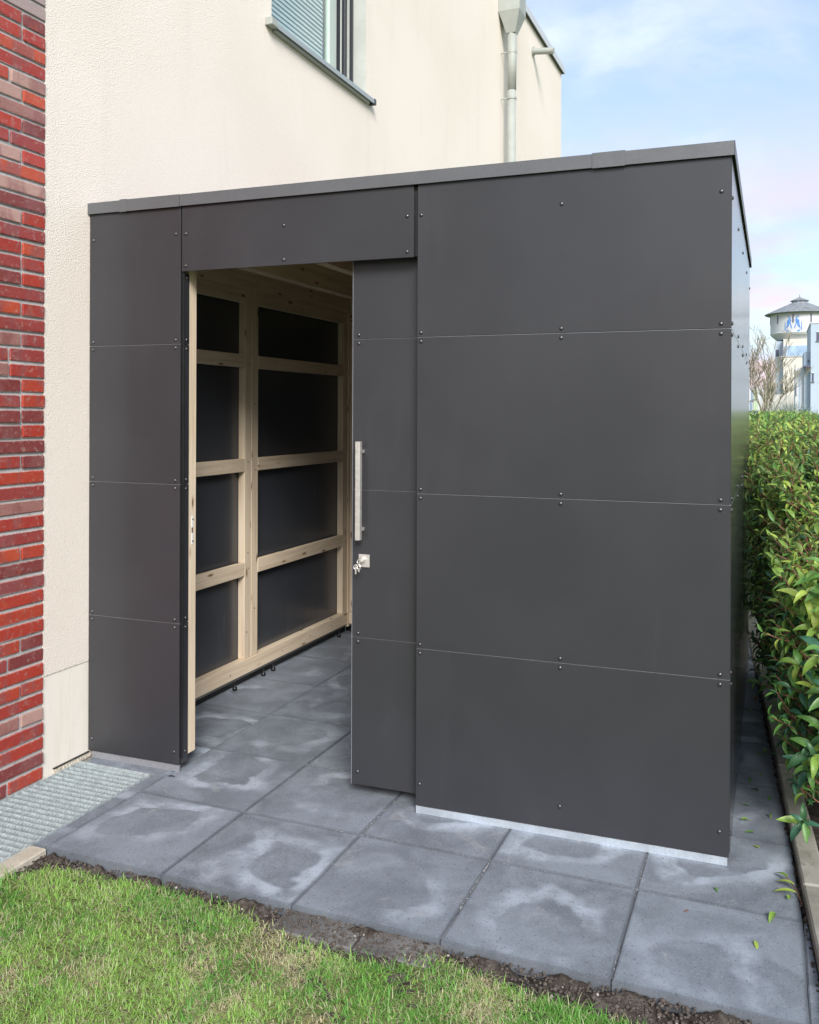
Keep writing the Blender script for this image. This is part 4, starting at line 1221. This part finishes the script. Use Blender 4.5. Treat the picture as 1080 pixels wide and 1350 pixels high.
# twig with three leaves against the kerb
tw = empty('leafy_twig', (2.455, .66, .006)); tag(tw, 'broken twig with three green leaves lying against the kerb', 'twig')
link('stem', B().tube([(.045, -.07, 0), (.03, 0, .006), (.0, .07, .01)], .0018, 6).me('stem', TWIG), tw, (0, 0, 0), local=True)
for (dx, dy, L, a, mi) in ((.005, .06, .06, 2.3, 1), (.025, .02, .065, 2.7, 0), (.03, -.03, .075, 3.05, 0)):
    o = bpy.data.objects.new('leaf', leaf_me[(0, mi)]); COL.objects.link(o); o.parent = tw
    o.location = (dx, dy, .014); o.scale = (L, L, L); o.rotation_euler = (.1, .05, a)
# litter between kerb and pavers
lb = B()
for k in range(260):
    y = random.uniform(.0, 3.2); x = kx(y) + random.uniform(-.014, .0)
    r_ = random.uniform(.002, .005)
    lb.box((x - r_, y - r_, -.002), (x + r_, y + r_ * 1.4, random.uniform(.001, .005)), .0005)
tag(link('joint_dirt', lb.me('joint_dirt', SOIL)), 'dark dirt lying in the gap beside the kerb', kind='stuff')

# ------------------------------------------------------------------ far things
def at(x, y, Y):
    """point at world depth Y seen at photo pixel (x, y)"""
    a = (x - 566.5) / 1162.2; b = (543.9 - y) / 1162.2
    r_, u = a - b * .0035, b + a * .0035
    d = CAMR * r_ + CAMF + Vector((0, 0, 1)) * u
    return CAMLOC + d * ((Y - CAMLOC.y) / d.y)
# water tower
TY = 150.0
pc = at(1054, 545, TY)
tower = empty('water_tower', (pc.x, TY, 0)); tag(tower, 'white round water tower with slate cone roof beyond the hedge', 'water tower')
def hz(y): return at(1054, y, TY).z
R_ = 4.35
drum = B().lathe([(.01, hz(446) - .4), (3.4, hz(446) - .35), (R_ - .15, hz(443)), (R_, hz(441)), (R_ + .05, hz(440.2)), (R_, hz(439.6)), (R_, hz(411)), (.01, hz(411))], 48)
link('drum', drum.me('drum', WHITE, False), tower, (pc.x, TY, 0))
rf = B().lathe([(5.1, hz(415.4)), (5.25, hz(414.6)), (5.15, hz(413.8)), (1.5, hz(400.5)), (1.45, hz(400))], 48)
link('roof', rf.me('roof', SLATE), tower, (pc.x, TY, 0))
lt = B().lathe([(1.0, hz(401)), (1.0, hz(397)), (.9, hz(397))], 16)
link('lantern', lt.me('lantern', CREAMR), tower, (pc.x, TY, 0))
for k in range(10):
    a = 2 * math.pi * k / 10 + .1
    p = Vector((pc.x + 1.01 * math.cos(a), TY + 1.01 * math.sin(a), (hz(401) + hz(397)) / 2))
    link('lantern_window', B().box((-.11, -.11, -.2), (.11, .11, .2)).me('lantern_window', BLUEL), tower, p)
l2 = B().lathe([(1.35, hz(397) - .05), (1.4, hz(396.6)), (.08, hz(391.8)), (.04, hz(388.5)), (.01, hz(388))], 24)
link('lantern_roof', l2.me('lantern_roof', SLATE), tower, (pc.x, TY, 0))
for k in range(10):
    a = -math.pi / 2 - .24 + (k - 5) * .6
    p = Vector((pc.x + (R_ + .02) * math.cos(a), TY + (R_ + .02) * math.sin(a), (hz(417.5) + hz(428)) / 2))
    link('slot_window', B().box((-.05, -.09, -.65), (.05, .09, .65)).me('slot_window', DARKWIN), tower, p, a)
# emblem: two mirrored blue figures painted on the drum
def emblem(side):
    b_ = B()
    polys = [[(.3, 1.35), (.5, .8), (.85, .55), (.9, -.1), (1.05, -.75), (.55, -.3), (.42, .2), (.12, -.75), (.0, -.55), (.25, .15)],
             [(.52, 1.0), (.66, 1.5), (.74, 1.0)], [(1.2, .35), (1.28, .35), (1.32, -.9), (1.12, -1.05)], [(.5, -1.05), (.95, -.85), (1.0, -1.15), (.45, -1.2)],
             [(.05, .55), (.5, .95), (.46, .78), (.1, .45)]]
    for q in polys:
        pts = []
        for (x, z) in q:
            x = side * (x * .85 + .17)
            a = -math.pi / 2 + x / R_ - .24
            pts.append(((R_ + .03) * math.cos(a), (R_ + .03) * math.sin(a), z))
        b_.add(pts, [tuple(range(len(pts)))])
    return b_
zc = (hz(421) + hz(437)) / 2 - .1
for s_ in (-1, 1):
    link('painted_emblem', emblem(s_).me('painted_emblem', BLUE), tower, (pc.x, TY, zc))
# block under the drum
bx0, bx1 = at(1022, 500, TY - 4).x, at(1100, 500, TY - 4).x
zt_, zb_ = at(1054, 446.5, TY - 4).z, 0
blk = B().box((bx0 + 1.2, TY - 4, zb_ - 1), (bx1 + 2, TY + 4, zt_))
link('base_block', blk.me('base_block', CREAMR), tower)
link('side_block', B().box((bx0, TY - 2.5, -1), (bx0 + 1.19, TY + 4, zt_ - .2)).me('side_block', PALEBLUE), tower)
a, b = at(1032.5, 456, TY - 4), at(1069, 468.5, TY - 4)
link('band_window', B().box((a.x, TY - 4.08, b.z), (b.x, TY - 4.01, a.z)).me('band_window', FARWIN), tower)
link('window_post', B().box((a.x - .25, TY - 4.12, b.z - .05), (a.x - .02, TY - 4.0, a.z + .1)).me('window_post', DARKWIN), tower)
link('window_post', B().box((b.x - .3, TY - 4.12, b.z), (b.x, TY - 4.09, a.z)).me('window_post', DARKWIN), tower)
link('window_ledge', B().box((a.x - .3, TY - 4.15, b.z - .15), (b.x + .3, TY - 4.0, b.z - .03)).me('window_ledge', WHITE), tower)
link('window', B().box((bx0 + .1, TY - 2.56, at(1025, 470, TY - 2.5).z), (bx0 + .55, TY - 2.51, at(1025, 461, TY - 2.5).z)).me('window', DARKWIN), tower)
# white apartment block at the right
AY = 80.0
apt = empty('apartment_building', (7.0, AY, 0)); tag(apt, 'pale blue-white flat-roofed apartment block right of the water tower', 'building')
x0 = at(1069, 500, AY).x
zt1 = at(1070, 426.5, AY).z
link('wall', B().box((x0, AY, -1), (x0 + 9, AY + 9, zt1)).me('wall', PALEBLUE), apt)
link('roof_edge', B().box((x0 - .06, AY - .06, zt1 + .001), (x0 + 9, AY + 9, zt1 + .1)).me('roof_edge', WHITE), apt)
def pwin(xa, xb, ya, yb, Yq, m=DARKWIN, par=apt, nm='window'):
    a, b = at(xa, ya, Yq), at(xb, yb, Yq)
    f_ = link(nm, B().box((a.x, Yq - .05, b.z), (b.x, Yq - .01, a.z)).me(nm, m), par)
    link('sill', B().box((a.x - .06, Yq - .12, b.z - .07), (b.x + .06, Yq - .005, b.z - .005)).me('sill', SLATE), f_)
    link('frame', B().box((a.x - .05, Yq - .07, a.z + .002), (b.x + .05, Yq - .008, a.z + .05)).me('frame', WHITE), f_)
pwin(1077, 1081.5, 438, 449, AY); pwin(1070.8, 1073, 492, 503, AY)
pwin(1082, 1090, 492, 503, AY); pwin(1082, 1092, 520, 532, AY)
# lower wings stepping down to the left
for (xa, xb, yt, dy, m) in ((1060.5, 1068.8, 464, .8, PALEBLUE), (1059, 1069, 484, -.6, PALEBLUE), (1049, 1060.3, 484.5, 1.2, WHITE)):
    a, b = at(xa, yt, AY + dy), at(xb, yt, AY + dy)
    link('wing', B().box((a.x, AY + dy, -1), (b.x if dy > 0 else x0 + 2, AY + dy + 5, a.z)).me('wing', m), apt) if dy > 0 else None
a, b = at(1058.5, 482, AY - .3), at(1068.5, 484, AY - .3)
link('canopy', B().box((a.x, AY - .3, b.z), (b.x, AY + 1, a.z)).me('canopy', DARKWIN), apt)
pwin(1048.8, 1050.2, 507, 520, AY + 1.2)
pwin(1054, 1055, 500, 540, AY + 1.2, BLUEL)
pwin(1065.5, 1066.5, 474, 476, AY + .8)
# low glazed building left of the tree
LY = 62.0
low = empty('glazed_building', (at(990, 540, LY).x, LY, 0)); tag(low, 'low pale building with greenish windows behind the bare tree', 'building')
a, b = at(950, 512, LY), at(1003, 545, LY)
link('wall', B().box((a.x, LY, -1), (b.x, LY + 6, a.z)).me('wall', WHITE), low)
pwin(991, 992.5, 513, 527, LY, FARWIN, low); pwin(993.5, 999.5, 514.5, 526, LY, YGLASS, low); pwin(993.5, 999.5, 529, 541, LY, YGLASS, low); pwin(989.5, 992, 529, 541, LY, FARWIN, low)
# far wall between
fw_ = at(1003, 505, 100)
low2 = link('garden_wall', B().box((at(1003, 530, 100).x, 100, -1), (at(1060, 530, 100).x, 101, at(1003, 520, 100).z)).me('garden_wall', CREAMR))
tag(low2, 'pale low wall below the water tower behind the shrubs', 'wall')

# bare tree ---------------------------------------------------------------------
def grow(b_, p, d, L, r_, depth, rr, up=.15, spread=.6, kids=3, minr=.004):
    n = 3; pts = [p]; rad = [r_]
    for k in range(n):
        d = (d + Vector((rr.uniform(-.22, .22), rr.uniform(-.22, .22), rr.uniform(-.05, .2) * up * 3))).normalized()
        p = p + d * (L / n); pts.append(p); rad.append(max(minr, r_ * (1 - .45 * (k + 1) / n)))
    b_.tube(pts, rad, 5 if depth > 2 else 3, False)
    if depth == 0: return
    for c in range(kids if depth > 1 else kids + 1):
        t = rr.uniform(.35, 1.0) if c else 1.0
        i = min(n, max(1, int(round(t * n))))
        dd = (d + Vector((rr.uniform(-1, 1), rr.uniform(-1, 1), rr.uniform(-.3, .7))) * spread).normalized()
        grow(b_, pts[i], dd, L * rr.uniform(.55, .82), rad[i] * .72, depth - 1, rr, up, spread, kids, minr)
def tree(name, label, cat, base, H, seed, depth, spread, kids, m, r0=None, minr=.006, lean=(0, 0)):
    root = empty(name, base); tag(root, label, cat)
    rr = random.Random(seed)
    tk = B(); tk.tube([(0, 0, -.3), (.03, 0, H * .14), (.05, .02, H * .24)], [r0 * 1.15, r0, r0 * .8], 8, False)
    link('trunk', tk.me('trunk', m), root, (0, 0, 0), local=True)
    cr = B()
    p = Vector((.05, .02, H * .23))
    for k in range(5):
        a = k * 1.3 + .4
        d = Vector((math.cos(a) * .55 + lean[0], math.sin(a) * .55, 1.0 if k else 2.2)).normalized()
        grow(cr, p, d, H * (.25 if k else .33), r0 * .6, depth, rr, .4, spread, kids, minr)
    o = link('crown', cr.me('crown', m), root, (0, 0, 0), local=True); tag(o, kind='stuff')
    return root
tb = at(1006, 545, 45.0)
tree('bare_tree', 'leafless brown tree standing in front of the water tower', 'tree', (tb.x, 45.0, 0), 6.1, 4, 4, .62, 3, BARE, .09, .012)
tb = at(1012, 545, 52.0)
tree('bare_tree', 'thin leafless tree just right of the larger bare one', 'tree', (tb.x + .15, 52.0, 0), 4.4, 9, 4, .7, 3, BARE, .06, .012)
tb = at(1068, 545, 30.0)
def shrub(base, H, W, n, seed, label, m, cat='shrub', droop=.5, rad=.006):
    root = empty('bare_shrub', base); tag(root, label, cat); rr = random.Random(seed); b_ = B(); c_ = B()
    for k in range(n):
        a = rr.uniform(0, 6.28); s_ = rr.uniform(.2, 1)
        pts = []
        for q in range(5):
            t = q / 4
            pts.append(Vector((math.cos(a) * W * s_ * t ** 1.1, math.sin(a) * W * s_ * t ** 1.1, H * (rr.uniform(.8, 1.05)) * (t * 1.6 - t * t * (.62 + droop * s_)) + rr.uniform(-.03, .03))))
        b_.tube(pts, [rad * 1.4, rad * 1.2, rad, rad * .8, rad * .5], 3, False)
        for q in range(4):
            p = pts[rr.randint(1, 4)]
            c_.tube([p, p + Vector((rr.uniform(-.25, .25), rr.uniform(-.25, .25), rr.uniform(-.1, .25))) * W * .45], [rad * .7, rad * .4], 3, False)
    o = link('stems', b_.me('stems', FROSTD), root, (0, 0, 0), local=True); tag(o, kind='stuff')
    o = link('twigs', c_.me('twigs', m), root, (0, 0, 0), local=True); tag(o, kind='stuff')
shrub((tb.x, 30.0, 0), 2.05, 1.0, 240, 3, 'silvery green arching shrub at the right edge above the hedge', FROST, droop=.5)
tb = at(1040, 545, 34.0); shrub((tb.x, 34.0, 0), 2.25, .9, 170, 5, 'pale green twiggy shrub between bare tree and silvery shrub', FROST, droop=.2)
tb = at(1022, 545, 38.0); shrub((tb.x, 38.0, 0), 1.9, .7, 110, 8, 'small dark twiggy shrub beside the bare tree trunk', FROSTD, droop=.3)
